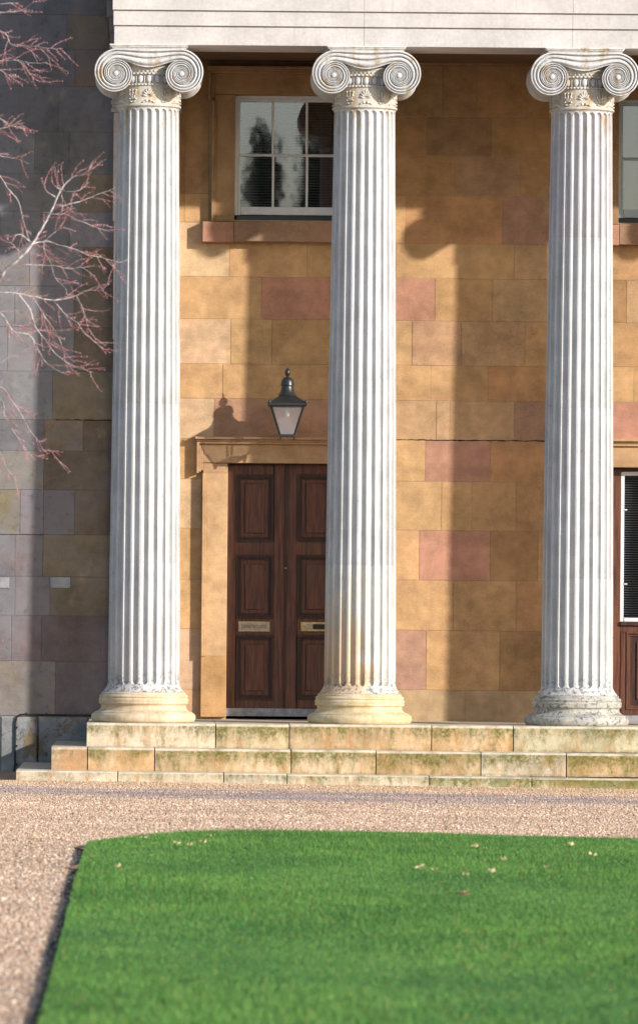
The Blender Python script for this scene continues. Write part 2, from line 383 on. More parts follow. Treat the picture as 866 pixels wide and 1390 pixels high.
    def build(s, name, mat, parent=None, smooth=None, color=None, fix=False):
        me = bpy.data.meshes.new(name)
        off = wloc(parent)
        me.from_pydata([(x-off[0], y-off[1], z-off[2]) for x, y, z in s.v], [], s.f)
        if fix:
            bm = bmesh.new(); bm.from_mesh(me); bmesh.ops.recalc_face_normals(bm, faces=bm.faces); bm.to_mesh(me); bm.free()
        if smooth:
            me.polygons.foreach_set('use_smooth', [True]*len(me.polygons)); me.set_sharp_from_angle(angle=math.radians(smooth))
        me.materials.append(mat); me.update()
        o = bpy.data.objects.new(name, me); C.objects.link(o); o.parent = parent
        if color: o.color = (*color, 1.0) if len(color) == 3 else color
        return o
def wloc(o):
    x = [0, 0, 0]
    while o is not None:
        for i in range(3): x[i] += o.location[i]
        o = o.parent
    return x
def tag(o, label=None, cat=None, group=None, kind=None):
    for k, v in (('label', label), ('category', cat), ('group', group), ('kind', kind)):
        if v: o[k] = v
    return o
def empty(name, loc, label=None, cat=None, group=None):
    o = bpy.data.objects.new(name, None); C.objects.link(o); o.location = loc; o.empty_display_size = 0.2
    return tag(o, label, cat, group)
def fast_mesh(name, verts, tris, mat, parent=None):
    me = bpy.data.meshes.new(name); verts = np.asarray(verts, 'f4'); tris = np.asarray(tris, 'i4')
    me.vertices.add(len(verts)); me.vertices.foreach_set('co', verts.ravel())
    me.loops.add(tris.size); me.loops.foreach_set('vertex_index', tris.ravel())
    me.polygons.add(len(tris)); me.polygons.foreach_set('loop_start', np.arange(len(tris), dtype='i4')*3)
    me.update(calc_edges=True); me.materials.append(mat)
    o = bpy.data.objects.new(name, me); C.objects.link(o); o.parent = parent; return o

# ------------------------------------------------------------------ ground
ZF = PZ(480, 984.0, -2.9)             # portico floor
X_L = PX(118, 981, -2.9); X_R = 13.0
gm = MB()
for a, b in ((-1500, -40), (-40, 40), (40, 1500)):
    gm.add([(a, -600, GZ(a)), (b, -600, GZ(b)), (b, 1500, GZ(b)), (a, 1500, GZ(a))], [(0, 1, 2, 3)])
gm.v = [(x, y, z) for x, y, z in gm.v]
tag(gm.build('ground', M['gravel']), kind='structure')

edge_px = [(1000, 1150), (866, 1145.5), (700, 1141.5), (600, 1138.2), (500, 1136.2), (400, 1135), (310, 1135), (250, 1137), (205, 1140.5), (165, 1145), (140, 1147.8),
           (124, 1149.8), (118, 1151.2), (115, 1155), (112, 1166), (107, 1184), (101, 1207), (95, 1232), (87, 1264), (78, 1300), (66, 1350), (52, 1405), (30, 1500)]
lawn = [G(x, y) for x, y in edge_px]
lawn_poly = lawn+[(lawn[-1][0]-.4, -50), (14, -50), (14, lawn[0][1])]
LZ = 0.035
def ztop(x): return GZ(x)+LZ
lm = MB(); n = len(lawn_poly)
lm.add([(x, y, ztop(x)) for x, y in lawn_poly], [tuple(range(n-1, -1, -1))])
lawn_o = tag(lm.build('lawn', M['turf']), kind='structure')
sm = MB()                              # cut soil edge between turf and gravel
pts = [Vector((x, y, 0)) for x, y in lawn]
outer = []
for i, p in enumerate(pts):
    d = (pts[min(i+1, len(pts)-1)]-pts[max(i-1, 0)]).normalized(); nrm = Vector((d.y, -d.x, 0))
    if i and nrm.dot(Vector((3, -27, 0))-p) > 0: nrm = -nrm
    outer.append(p+nrm*(0.045+.015*math.sin(i*2.1)))
sm.grid([[(p.x, p.y, ztop(p.x)-.003) for p in pts], [(p.x+(q.x-p.x)*.4, p.y+(q.y-p.y)*.4, GZ(p.x)+0.006) for p, q in zip(pts, outer)], [(q.x, q.y, GZ(q.x)+0.004) for q in outer]])
tag(sm.build('lawn_edge_soil', M['soil']), kind='structure')

def inside(x, y, poly):
    x = np.asarray(x); r = np.zeros(len(x), bool); j = len(poly)-1
    for i in range(len(poly)):
        (xi, yi), (xj, yj) = poly[i], poly[j]
        c = ((yi > y) != (yj > y)) & (x < (xj-xi)*(y-yi)/((yj-yi) or 1e-9)+xi); r ^= c; j = i
    return r
def in_view(x, y, pad=0.5):            # ground area seen by the camera (with a margin on both sides)
    s = (y-YC)/F
    return (x > (-XV-15)*s-pad) & (x < (866-XV+15)*s+pad)
rng = np.random.default_rng(5)
# grass blades
N = 1000000
x = rng.uniform(-2.5, 7.0, N); y = rng.uniform(-41.5, lawn[5][1]+.4, N)
k = inside(x, y, lawn_poly) & in_view(x, y, 0.6); x, y = x[k], y[k]
n = len(x); a = rng.uniform(0, 2*np.pi, n); h = rng.uniform(0.012, 0.030, n)*(1+.25*np.sin(x*1.3+y*.6)); wd = rng.uniform(0.0014, 0.0030, n)
lean = rng.uniform(0.1, 0.9, n)*h; b = rng.uniform(0, 2*np.pi, n); z = -GS*x+LZ-.004
v = np.stack([np.stack([x-np.cos(a)*wd, y-np.sin(a)*wd, z], 1), np.stack([x+np.cos(a)*wd, y+np.sin(a)*wd, z], 1),
              np.stack([x+np.cos(b)*lean, y+np.sin(b)*lean, z+h], 1)], 1).reshape(-1, 3)
tag(fast_mesh('grass', v, np.arange(n*3).reshape(-1, 3), M['grass']), 'short mown green grass of the lawn', 'grass', kind='stuff')
# loose pebbles
N = 520000
x = rng.uniform(-2.6, 7.0, N); y = rng.uniform(-41, -3.62, N)
k = ~inside(x, y, lawn_poly) & in_view(x, y, 0.5); x, y = x[k], y[k]; n = len(x)
r = rng.gamma(5, 0.0009, n)+.0022; aa = rng.uniform(0, 2*np.pi, n); el = rng.uniform(0.7, 1.4, n); fl = rng.uniform(.45, .9, n)
base = np.array([(1, 0, 0), (0, 1, 0), (-1, 0, 0), (0, -1, 0), (0, 0, 1), (0, 0, -1)], float)
v = base[None]*np.stack([r*el, r/el, r*fl], 1)[:, None, :]
v = v+rng.normal(0, .12, v.shape)*r[:, None, None]
ca, sa = np.cos(aa)[:, None], np.sin(aa)[:, None]
v = np.stack([v[..., 0]*ca-v[..., 1]*sa+x[:, None], v[..., 0]*sa+v[..., 1]*ca+y[:, None], v[..., 2]+(-GS*x+r*.35)[:, None]], 2)
tri = np.array([(0, 1, 4), (1, 2, 4), (2, 3, 4), (3, 0, 4), (1, 0, 5), (2, 1, 5), (3, 2, 5), (0, 3, 5)])
t = (tri[None]+(np.arange(n)*6)[:, None, None]).reshape(-1, 3)
tag(fast_mesh('gravel', v.reshape(-1, 3), t, M['pebble']), 'loose pinkish tan gravel of the drive', 'gravel', kind='stuff')

# ------------------------------------------------------------------ the stone wall
wall = empty('stone_wall', (0, 0.3, 0), 'ashlar sandstone wall behind the columns, ochre and pink blocks, grey at its left end', 'wall')
OCH, OCH2, TAN, CREAM = (0.52, 0.318, 0.155), (0.46, 0.272, 0.128), (0.46, 0.295, 0.165), (0.60, 0.43, 0.27)
PINK, PURP, RUST, BROWN = (0.43, 0.20, 0.16), (0.34, 0.185, 0.16), (0.43, 0.22, 0.105), (0.33, 0.185, 0.085)
SHADE_BROWN = (0.27, 0.165, 0.085); BASE = (0.37, 0.28, 0.17)  # brown stone, partly darkened to paint in shade under the portico ceiling
GREY, GRYD, GRYL, GPUR = (0.185, 0.176, 0.186), (0.165, 0.158, 0.162), (0.215, 0.21, 0.222), (0.19, 0.155, 0.163)
MUD, DBR = (0.205, 0.155, 0.10), (0.155, 0.115, 0.08)
def jit(c, k=0.07):
    q = 1+R.uniform(-k, k)*.8; return tuple(min(.9, max(.01, x*q*(1+R.uniform(-k, k)*.4))) for x in c)
GAP = 0.0014
def stone(x0, x1, y0, y1, col, al=1.0, Y=0.0, mat='sandstone', proud=None, depth=0.09, name='stone_block', parent=None):
    xm, ym = (x0+x1)/2, (y0+y1)/2
    pr = R.uniform(0, 0.004) if proud is None else proud
    m = MB().block(PX(x0, ym, Y)+GAP, PX(x1, ym, Y)-GAP, Y-pr, Y+depth, PZ(xm, y1, Y)+GAP, PZ(xm, y0, Y)-GAP, 0.0032)
    return m.build(name, M[mat], parent or wall, color=(*jit(col), al))
def course(y0, y1, xs, cols, al=1.0, mat='sandstone', xr=None):
    """xs: joints from left to right (first and last are ends); y measured at xr"""
    for i in range(len(xs)-1):
        xm = (xs[i]+xs[i+1])/2; d = 0 if xr is None else (xm-xr)*SR
        c = cols[i % len(cols)]; q = al[i] if isinstance(al, (list, tuple)) else al
        if mat == 'sandstone' and c and sum(c) < .57: q = 0.3
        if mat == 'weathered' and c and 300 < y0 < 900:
            f = .92 if xm < 40 else (1.12 if xm < 105 else 1.0); c = tuple(a*f for a in c)  # sunlit blocks coloured darker, shaded ones lighter, to even out the light
        if c: stone(xs[i], xs[i+1], y0+d, y1+d, c, q, mat=mat)
# middle and right bays; joints as photographed (y at x=640), columns hide some of them
B2 = [(30, 66, [470, 560, 660, 760, 860, 960], [SHADE_BROWN]),
      (66, 88, [470, 545, 640, 745, 838], [SHADE_BROWN, BROWN]),
      (88, 158, [470, 540, 601.7, 647.6, 745, 838], [BROWN, (.30, .19, .10), (.31, .185, .10), BROWN, OCH2]),
      (158, 211, [470, 579, 668, 760, 838], [BROWN, (.28, .18, .10), BROWN, BROWN]),
      (211, 266, [470, 530, 618, 706.6, 838], [OCH2, BROWN, (.31, .19, .125), BROWN]),
      (266, 331, [470, 550, 682, 838], [OCH, RUST, PURP]),
      (331, 378, [470, 537, 698, 790], [OCH, OCH, TAN]),
      (378, 436, [470, 590, 668.6, 770], [PINK, OCH2, TAN]),
      (436, 496.5, [470, 559, 626, 712, 790], [OCH, (.42, .25, .16), TAN, OCH2]),
      (496.5, 544.5, [470, 584, 662, 770], [OCH, OCH2, RUST]),
      (544.5, 598, [470, 592, 610, 698, 790], [TAN, (.42, .27, .16), TAN, (.33, .20, .15)]),
      (598, 654, [470, 577, 665, 790], [OCH, PINK, RUST]),
      (654, 720.6, [470, 599, 640, 700, 790], [OCH, OCH2, OCH2, RUST]),
      (720.6, 788.5, [470, 569, 664.6, 730, 790], [OCH, PINK, BROWN, OCH2]),
      (788.5, 856.5, [470, 615, 700.6, 790], [OCH, OCH2, RUST]),
      (856.5, 937.6, [500, 578, 678, 790], [PURP, OCH2, BROWN]),
      (937.6, 981.5, [500, 631, 790], [BASE, BASE])]
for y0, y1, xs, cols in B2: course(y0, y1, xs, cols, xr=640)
# right bay between the upper window sill and the side entrance
for y0, y1, xs, cols in ((333, 380, [790, 880, 990], [OCH]), (380, 438, [770, 850, 990], [BROWN, TAN]), (438, 498, [790, 900, 990], [OCH2]),
                         (498, 546, [770, 860, 990], [OCH, OCH2]), (546, 599.5, [790, 900, 990], [PINK])):
    course(y0, y1, xs, cols, xr=850)
course(-5, 30, [470, 600, 720, 860, 1000], [BROWN], xr=640); course(30, 134, [960, 1060], [BROWN], xr=850)
for y0, y1 in ((134, 240), (240, 333), (333, 438), (438, 546), (546, 660), (660, 770), (770, 880), (880, 984)):
    course(y0, y1, [990, 1100, 1230, 1360, 1500, 1650], [OCH, TAN, PINK, OCH2], xr=850)
course(-5, 134, [1060, 1200, 1350, 1500, 1650], [BROWN, OCH2], xr=850)
# left bay, above the door (y at x=330)
course(28, 62, [205, 300, 390, 470], [SHADE_BROWN], xr=330)
course(62, 92, [205, 283, 380, 470], [SHADE_BROWN], xr=330)
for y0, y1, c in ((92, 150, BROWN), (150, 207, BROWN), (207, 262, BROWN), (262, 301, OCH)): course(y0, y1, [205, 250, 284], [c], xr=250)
course(301, 330, [205, 278], [CREAM], xr=250)
course(330, 375.5, [205, 311, 417, 470], [CREAM, OCH, OCH2], xr=330)
course(375.5, 433, [205, 354.6, 470], [OCH, PINK], xr=330)
course(433, 494, [205, 313, 369, 470], [CREAM, OCH, OCH2], xr=330)
course(494, 541, [205, 302, 470], [OCH, OCH2], xr=330)
course(541, 596, [205, 290.5, 470], [CREAM, (0.36, 0.19, 0.135)], xr=330)
for y0, y1, c in ((596, 650, OCH), (650, 717, CREAM), (717, 787, OCH), (787, 853.6, OCH), (853.6, 936, (0.52, 0.36, 0.25)), (936, 973.5, TAN)):
    course(y0, y1, [205, 268.5 if y0 < 640 else 274], [c], xr=250)
# the wall left of the portico (y at x=75)
LW = [(-60, -5, [-400, -260, -140, -40, 60, 160], [GRYD, GREY]),
      (-5, 19, [-400, -300, -180, -60, 60, 160], [GREY, GRYD, GRYD]),
      (19, 66, [-400, -290, -170, -60, 91, 160], [GREY, GRYD, GRYD, GRYD, MUD]),
      (66, 116, [-400, -250, -120, 24, 102, 160], [GREY, GREY, GREY, GRYD, MUD]),
      (116, 178, [-400, -280, -130, -20, 80, 160], [GREY, GREY, GREY, (0.15, 0.145, 0.14), GRYD]),
      (178, 235.5, [-400, -250, -110, 47, 94, 160], [GREY, GREY, GRYL, (0.15, 0.145, 0.14), (0.15, 0.145, 0.15)]),
      (235.5, 287, [-400, -270, -90, 28, 110, 160], [GREY, GREY, GRYD, (0.17, 0.165, 0.16), MUD]),
      (287, 335, [-400, -220, -100, 0, 94, 160], [GREY, GRYL, GREY, GREY, GRYL]),
      (335, 388, [-400, -240, -80, 40, 112, 160], [GREY, GREY, GREY, GREY, MUD]),
      (388, 444, [-400, -230, -90, 20, 100, 160], [GRYL, GREY, GRYL, GREY, DBR]),
      (444, 504, [-400, -250, -120, 10, 100, 160], [GREY, GRYL, GRYL, GREY, DBR]),
      (504, 570, [-400, -200, -60, 71, 160], [GRYL, GREY, GRYL, MUD]),
      (570, 612, [-400, -260, -130, -10, 60, 112.6, 160], [GREY, GREY, GRYL, GREY, MUD, DBR]),
      (612, 665, [-400, -240, -70, 59, 160], [GREY, GREY, (0.26, 0.235, 0.21), DBR]),
      (665, 726, [-400, -220, -90, 27, 59, 101, 160], [GREY, GREY, (0.24, 0.20, 0.12), GPUR, (0.15, 0.12, 0.12), DBR]),
      (726, 783, [-400, -260, -90, 20, 58, 160], [GPUR, GREY, GREY, GPUR, MUD]),
      (783, 836, [-400, -240, -100, 20, 68, 160], [GREY, GPUR, GRYL, GPUR, (0.19, 0.145, 0.10)]),
      (836, 898, [-400, -250, -90, 15, 56, 160], [GREY, GPUR, GPUR, (0.17, 0.12, 0.12), (0.15, 0.11, 0.10)]),
      (898, 972, [-400, -270, -60, 75, 160], [GREY, (0.22, 0.20, 0.17), (0.24, 0.21, 0.17), (0.14, 0.105, 0.11)])]
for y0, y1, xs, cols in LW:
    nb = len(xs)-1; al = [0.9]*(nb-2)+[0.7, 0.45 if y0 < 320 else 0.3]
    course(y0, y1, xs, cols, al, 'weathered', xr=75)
for x0, x1, q in ((0-18, 12.5, 0), (68, 95.5, 0)):       # two pale air-brick plates
    stone(x0, x1, 783.5, 798.5, (0.36, 0.36, 0.37), 0.3, mat='weathered', proud=0.012, depth=0.02, name='vent_plate')
# plinth of the left wall
for x0, x1 in ((-400, -220), (-220, -90), (-90, 0.5), (0.5, 51), (51, 119), (119, 170)):
    m = MB().block(PX(x0, 1000)+.003, PX(x1, 1000)-.003, -0.035-R.uniform(0, .012), 0.1, -0.02, PZ(60, 972.5)-.004, 0.012)
    m.build('plinth_stone', M['render'], wall)
# backing with openings for door and windows
def sub(rects, h):
    out = []
    for a, b, c, d in rects:
        x0, x1, z0, z1 = h
        if x1 <= a or x0 >= b or z1 <= c or z0 >= d: out.append((a, b, c, d)); continue
        if z0 > c: out.append((a, b, c, z0))
        if z1 < d: out.append((a, b, z1, d))
        zl, zh = max(c, z0), min(d, z1)
        if x0 > a: out.append((a, x0, zl, zh))
        if x1 < b: out.append((x1, b, zl, zh))
    return out
def prect(x0, x1, y0, y1, Y=0.0): return (PX(x0, (y0+y1)/2, Y), PX(x1, (y0+y1)/2, Y), PZ((x0+x1)/2, y1, Y), PZ((x0+x1)/2, y0, Y))
DOOR = prect(308.2, 468, 629, 973.5); WIN1 = prect(318.8, 469, 128, 298.5); WIN2 = prect(839.5, 989, 133.5, 302.5); DOOR2 = prect(825, 990, 635, 983.5)
DOOR = (DOOR[0]-.0, DOOR[1], ZF, DOOR[3]); DOOR2 = (DOOR2[0], DOOR2[1], ZF, DOOR2[3])
WX = PX(-400, 500)+.02
rects = [(WX, 12.5, -0.3, 8.6)]
for h in (DOOR, WIN1, WIN2, DOOR2): rects = sub(rects, h)
cm = MB()
for a, b, c, d in rects: cm.box(a, b, 0.003, 0.45, c, d)
cm.build('mortar_bed', M['mortar'], wall)
MB().box(WX-.004, PX(154, 500), 0.0022, 0.02, -0.3, 8.5).build('mortar_bed', M['mortar_grey'], wall)
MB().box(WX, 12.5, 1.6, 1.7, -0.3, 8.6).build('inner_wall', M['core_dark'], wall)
MB().box(WX, 12.5, 0.46, 1.65, 8.55, 8.75).build('roof_slab', M['core_dark'], wall)
# horizontal band of patched mortar above the cracked joint is left to the joint itself
def crack(x0, x1, y, xr, th=1.0):
    m = MB(); q = random.Random(int(x0)); k = x0; pts = []
    while k < x1: pts.append(k); k += q.uniform(2.5, 7)
    top = []; bot = []
    for k in pts+[x1]:
        yy = y+(k-xr)*SR; e = th*q.uniform(.35, 1.5); o = q.uniform(-.5, .5)
        top.append((PX(k, yy), -.0048, PZ(k, yy-e*.6+o))); bot.append((PX(k, yy), -.0048, PZ(k, yy+e*.6+o)))
    back = [(a, .01, c) for a, b, c in top]; back2 = [(a, .01, c) for a, b, c in bot]
    m.grid([back, top, bot, back2]); return m.build('open_joint', M['soil'], wall)
crack(500, 790, 597.6, 640, 1.0); crack(76, 152, 569.5, 75, .9); crack(-60, 60, 726, 75, .5)
# --- stone surrounds: stepped architraves with ears
def bar(m, x0, x1, y0, y1, Yf, Yb=0.0):
    a, b, c, d = prect(x0, x1, y0, y1, 0.0); m.block(a, b, Yf, Yb, c, d, 0.004)
def surround(xi0, xi1, yt, yb, wj, hl, ear, earh, col, foot=None, yfoot=None, name='door_surround'):
    s = empty(name, (PX((xi0+xi1)/2, yb), 0, PZ((xi0+xi1)/2, yb))); s.parent = wall
    s.location = (s.location.x-wall.location.x, s.location.y-wall.location.y, s.location.z-wall.location.z)
    yj = yt-hl+earh; yjb = yb if foot is None else yfoot
    for side in (0, 1):
        m = MB()
        o, i, sg = (xi0-wj, xi0, 1) if side == 0 else (xi1+wj, xi1, -1)
        def vb(a, b, y0, y1, yf): bar(m, min(a, b), max(a, b), y0, y1, yf)
        vb(o, o+sg*3.2, yj, yjb, -0.105); vb(o+sg*3.2, o+sg*6, yj, yjb, -0.085); vb(o+sg*6, i, yj, yjb, -0.065)
        m.build('jamb_stone', M['sandstone'], s, color=jit(col, .02))
        if foot: 
            m = MB(); vb(o-sg*1.5, i-sg*1.5, yjb, yb, -0.075); m.build('jamb_foot', M['sandstone'], s, color=jit(foot, .02))
    m = MB(); a, b = xi0-wj-ear, xi1+wj+ear; t = yt-hl
    bar(m, a-2, b+2, t-2.2, t+1.2, -0.15); bar(m, a, b, t+1.2, t+4, -0.115); bar(m, a+2.5, b-2.5, t+4, t+7.5, -0.10)
    bar(m, a+9, b-9, t+7.5, yt, -0.065)
    for sg, e, ii in ((1, a, xi0), (-1, b, xi1)):
        bar(m, min(e, e+sg*3.2), max(e, e+sg*3.2), t+4, yj, -0.1075); bar(m, min(e+sg*3.2, e+sg*6.2), max(e+sg*3.2, e+sg*6.2), t+7.5, yj-2, -0.0875)
        bar(m, min(e+sg*6.2, e+sg*9), max(e+sg*6.2, e+sg*9), t+7.5, yj-4, -0.075)
        bar(m, min(e+sg*9, ii), max(e+sg*9, ii), yt, yj, -0.0655)
    m.build('lintel_stone', M['sandstone'], s, color=jit((0.40, 0.255, 0.145) if name == 'door_surround' else SHADE_BROWN, .02)); return s
surround(308.2, 468, 629, 973.5, 34.5, 33, 7, 46.5, (0.52, 0.34, 0.19), (0.48, 0.27, 0.11), 891)
surround(318.8, 469, 128, 300.5, 31.5, 35, 4.5, 44, (.28, .18, .095), name='window_surround')
def sill(x0, x1, y0, y1, split):
    for a, b, c in ((x0, split, PINK), (split, x1, (0.27, 0.165, 0.125))):
        q = prect(a, b, y0, y1, -0.1); MB().block(q[0]+.001, q[1]-.001, -0.14, 0.12, q[2], q[3], 0.006).build('window_sill', M['sandstone'], wall, color=jit(c))
sill(274.5, 515, 300.5, 328, 317); sill(796, 1034, 304.5, 332.5, 840)
# right-hand window and side entrance surrounds (mostly beyond the frame)
surround(839.5, 989, 133.5, 304.5, 31.5, 35, 4.5, 44, (.28, .18, .095), name='window_surround')
surround(825, 990, 635, 983.5, 34.5, 36, 7, 46, OCH, (0.45, 0.26, 0.11), 900)
# pilaster behind the first column
pil = empty('pilaster', (PX(199, 975), 0, ZF)); pil.parent = wall; pil.location = (PX(199, 975), -0.3, ZF)
for y0, y1 in ((152, 300), (300, 460), (460, 620), (620, 790), (790, 962)):
    q = prect(153.8, 244, y0, y1, -0.12); MB().block(q[0], q[1], -0.12, 0.0, q[2]+.001, q[3]-.001, 0.004).build('pilaster_block', M['column'], pil, color=(0.50, 0.46, 0.44, 0))
for y0, y1, e in ((118, 136, 1.5), (136, 141, 3), (141, 146, 1.5), (146, 152, 3)):
    q = prect(153.8-e, 244+e, y0, y1, -0.12); MB().block(q[0], q[1], -0.12-e*.008, 0.0, q[2]+.001, q[3]-.001, 0.004).build('pilaster_cap', M['column'], pil, color=(0.40, 0.37, 0.35, 0))
q = prect(150, 248, 962, 976, -0.12); MB().block(q[0], q[1], -0.16, 0.0, ZF, q[3], 0.01).build('pilaster_foot', M['column'], pil, color=(0.45, 0.42, 0.38, 0))

# ------------------------------------------------------------------ entablature, portico ceiling
ZA = PZ(430, 61.6, -2.70)
ent = empty('entablature', (PX(155, 60, -2.7), -2.35, ZA), 'pale stone entablature of stacked plain bands resting on the column capitals', 'entablature')
bands = [(60.9, 35.2, -2.70), (35.0, 14.6, -2.725), (14.4, -9, -2.75)]
def zb(y): return PZ(200, y, -2.7)+ (ZA-PZ(200, 60.0, -2.70))
joints = [155, 494, 777, 1082, 1380, 1640]
for bi, (yb, yt, yf) in enumerate(bands):
    for i in range(len(joints)-1):
        a = PX(joints[i]-bi*1.2 if i == 0 else joints[i], 30, -2.7); b = PX(joints[i+1], 30, -2.7)
        z0, z1 = ZA+(60.9-yb)*.00746, ZA+(60.9-yt)*.00746
        m = MB().block(a+.0008, b-.0008, yf, -2.02, z0+.0005, z1-.006, 0.003)
        m.block(a+.0008, b-.0008, yf-.008, -2.02, z1-.0055, z1-.0005, 0.002)     # fine fillet along the top edge
        m.build('fascia_stone', M['entab'], ent, color=jit((0.50, 0.475, 0.472), .025))
zt = ZA+(60.9+9)*.00746
for i in range(len(joints)-1):
    a = PX(joints[i]-5 if i == 0 else joints[i], 30, -2.7); b = PX(joints[i+1], 30, -2.7)
    m = MB().block(a, b, -2.80, -2.0, zt+.001, zt+.05, .01); m.block(a, b, -2.77, -2.0, zt+.0505, zt+.10, .01)
    m.build('taenia_stone', M['entab'], ent, color=(0.52, 0.38, 0.22, 1))
    MB().block(a, b, -2.70, -2.0, zt+.101, zt+0.9, .006).build('frieze_stone', M['entab'], ent, color=(0.66, 0.62, 0.56, 1))
x0 = PX(150.2, 40, -2.0)
for k, (a, b, e) in enumerate(((60.9, 35.2, 0), (35.0, 14.6, .012), (14.4, -9, .04))):
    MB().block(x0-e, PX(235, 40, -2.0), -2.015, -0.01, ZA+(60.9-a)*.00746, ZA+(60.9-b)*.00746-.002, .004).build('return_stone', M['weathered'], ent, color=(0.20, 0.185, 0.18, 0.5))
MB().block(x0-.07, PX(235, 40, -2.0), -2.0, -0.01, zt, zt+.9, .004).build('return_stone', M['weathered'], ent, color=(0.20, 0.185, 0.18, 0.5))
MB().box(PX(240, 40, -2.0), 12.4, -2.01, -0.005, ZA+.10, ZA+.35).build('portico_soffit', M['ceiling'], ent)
MB().box(x0, 12.4, -2.6, -0.005, zt+.92, zt+1.1).build('cornice_slab', M['entab'], ent, color=(0.5, 0.47, 0.42, 1))

# ------------------------------------------------------------------ steps and floor
steps = empty('stone_steps', (PX(118, 981, -2.9), -2.9, 0), 'three worn mossy stone steps running along under the columns', 'steps')
def row(xs, ytop0, ytop1, Yf, Yb, zbot, cols, moss, xa=118, xb=850, last=None):
    z_at = lambda px: PZ(xa, ytop0, Yf)+(PZ(xb, ytop1, Yf)-PZ(xa, ytop0, Yf))*(px-xa)/(xb-xa)
    for i in range(len(xs)-1):
        a, b = xs[i], xs[i+1]; x0, x1 = PX(a, ytop0, Yf)+(.005 if i else 0), PX(b, ytop0, Yf)-.005
        yb = last if (last is not None and i == 0) else Yb; dz = R.uniform(-.003, .003); pr = R.uniform(0, .008)
        m = MB().worn(x0, x1, Yf-pr, yb, zbot(x0), z_at(a)+dz, zbot(x1), z_at(b)+dz, R)
        m.build('step_stone', M['step'], steps, smooth=40, fix=True, color=(*jit(cols[i % len(cols)], .06), moss[i % len(moss)]))
    return z_at
SA, SB, SCm = (0.49, 0.36, 0.21), (0.46, 0.31, 0.165), (0.53, 0.45, 0.33)
z2f = lambda px: PZ(118, 1015.0, -3.25)+(PZ(850, 1024.0, -3.25)-PZ(118, 1015.0, -3.25))*(px-118)/732
row([118, 293, 393, 586, 697, 905, 1100, 1300, 1500, 1640], 981.5, 986.5, -2.9, -1.9, lambda x: ZF-.26, [SCm, SA, SA, SB, (0.42, 0.38, 0.25)], [0.5, 0.8, 0.5, 0.7, 0.5])
row([70, 119, 210, 395.5, 510.5, 653, 769, 960, 1150, 1350, 1640], 1014.5, 1023.5, -3.25, -2.75, lambda x: ZF-.50, [(0.36, 0.22, 0.12), SB, SA, SA, SB, SCm, SB], [0.2, 0.3, 0.7, 0.8, 0.9, 0.7, 1.0], last=-0.06)
row([22, 160, 304, 390, 583, 722, 900, 1100, 1300, 1640], 1047.3, 1057.8, -3.6, -3.1, lambda x: GZ(x)-.06, [SCm, SCm, (0.5, 0.44, 0.35), SCm, (0.40, 0.37, 0.25), (0.27, 0.25, 0.12)], [0.15, 0.2, 0.3, 0.3, 0.8, 1.0], last=-0.06)
for i in range(9):                        # floor slabs of the portico
    a, b = X_L+.002+i*1.3, X_L+1.296+i*1.3
    MB().block(a, b, -1.896, -0.001 if i else -0.001, ZF-.08, ZF-.004+R.uniform(-.001, .001), .004).build('floor_slab', M['step'], steps, color=(*jit((0.46, 0.38, 0.27)), 0.3))
MB().box(X_L+.01, 12, -2.7, -0.0, -0.1, ZF-.085).build('step_core', M['soil'], steps)

# ------------------------------------------------------------------ the Ionic columns
U = 0.0075; KZ = (ZA-ZF)/(980-60.6)
def zl(py): return (980-py)*KZ
def shaft_r(z):
    s = min(1, max(0, (z-zl(925))/(zl(145)-zl(925)))); r = 48.6-7.3*s**1.35
    if z < zl(925): r += 7.4*((zl(925)-z)/(zl(925)-zl(939)))**2
    if z > zl(150): r += 1.2*max(0, (z-zl(147.5))/(zl(144)-zl(147.5)))**2 if z > zl(147.5) else 0
    return r*U
TS = (-1, -.93, -.72, -.38, 0, .38, .72, .93, 1)
ZB, ZT = zl(929), zl(146.5)
def shaft_ring(z):
    r = shaft_r(z); hw0 = math.pi/24*0.80; end = hw0*r
    s = min(z-ZB, ZT-z)
    k = 0 if s <= 0 else (1 if s >= end else math.sqrt(1-((end-s)/end)**2))
    pts = []
    for f in range(24):
        c = 2*math.pi*f/24-math.pi/2
        for t in TS:
            hw = hw0*max(k, .02); d = 1.12*hw0*r*k*math.sqrt(max(0, 1-t*t))
            a = c+t*hw; pts.append(((r-d)*math.cos(a), (r-d)*math.sin(a), z))
    return pts
def drum(z0, z1):
    e = math.pi/24*0.8*0.33; zs = {z0+.0035, z1-.0035}
    q = z0
    while q < z1: zs.add(min(max(q, z0+.0035), z1-.0035)); q += 0.45
    for zz in [ZB+e*t for t in (-.05, .02, .1, .22, .4, .65, 1)]+[ZT-e*t for t in (-.05, .02, .1, .22, .4, .65, 1)]+[zl(y) for y in (939, 937, 934, 931, 927, 144, 145)]:
        if z0 < zz < z1: zs.add(zz)
    zs = sorted(zs)
    rows = [shaft_ring(z) for z in zs]
    rows = [[(x*.993, y*.993, z0+.0002) for x, y, z in rows[0]]]+rows+[[(x*.993, y*.993, z1-.0002) for x, y, z in rows[-1]]]
    return MB().grid(rows, close=True)
NS = [(0, .2), (.03, .9), (.08, 1), (.15, .95), (.19, .1), (.22, -.15), (.25, .1), (.30, .75), (.38, .95), (.47, .82), (.51, .1), (.545, -.2), (.58, .1), (.65, .70), (.74, .85), (.84, .70), (.89, .1), (.95, -.25), (1.0, -.1)]
DEC = 0.60
def vol_r(th): return 34*math.exp(-DEC*th/(2*math.pi))*U
ZE, XE = zl(100.7), 44.2*U
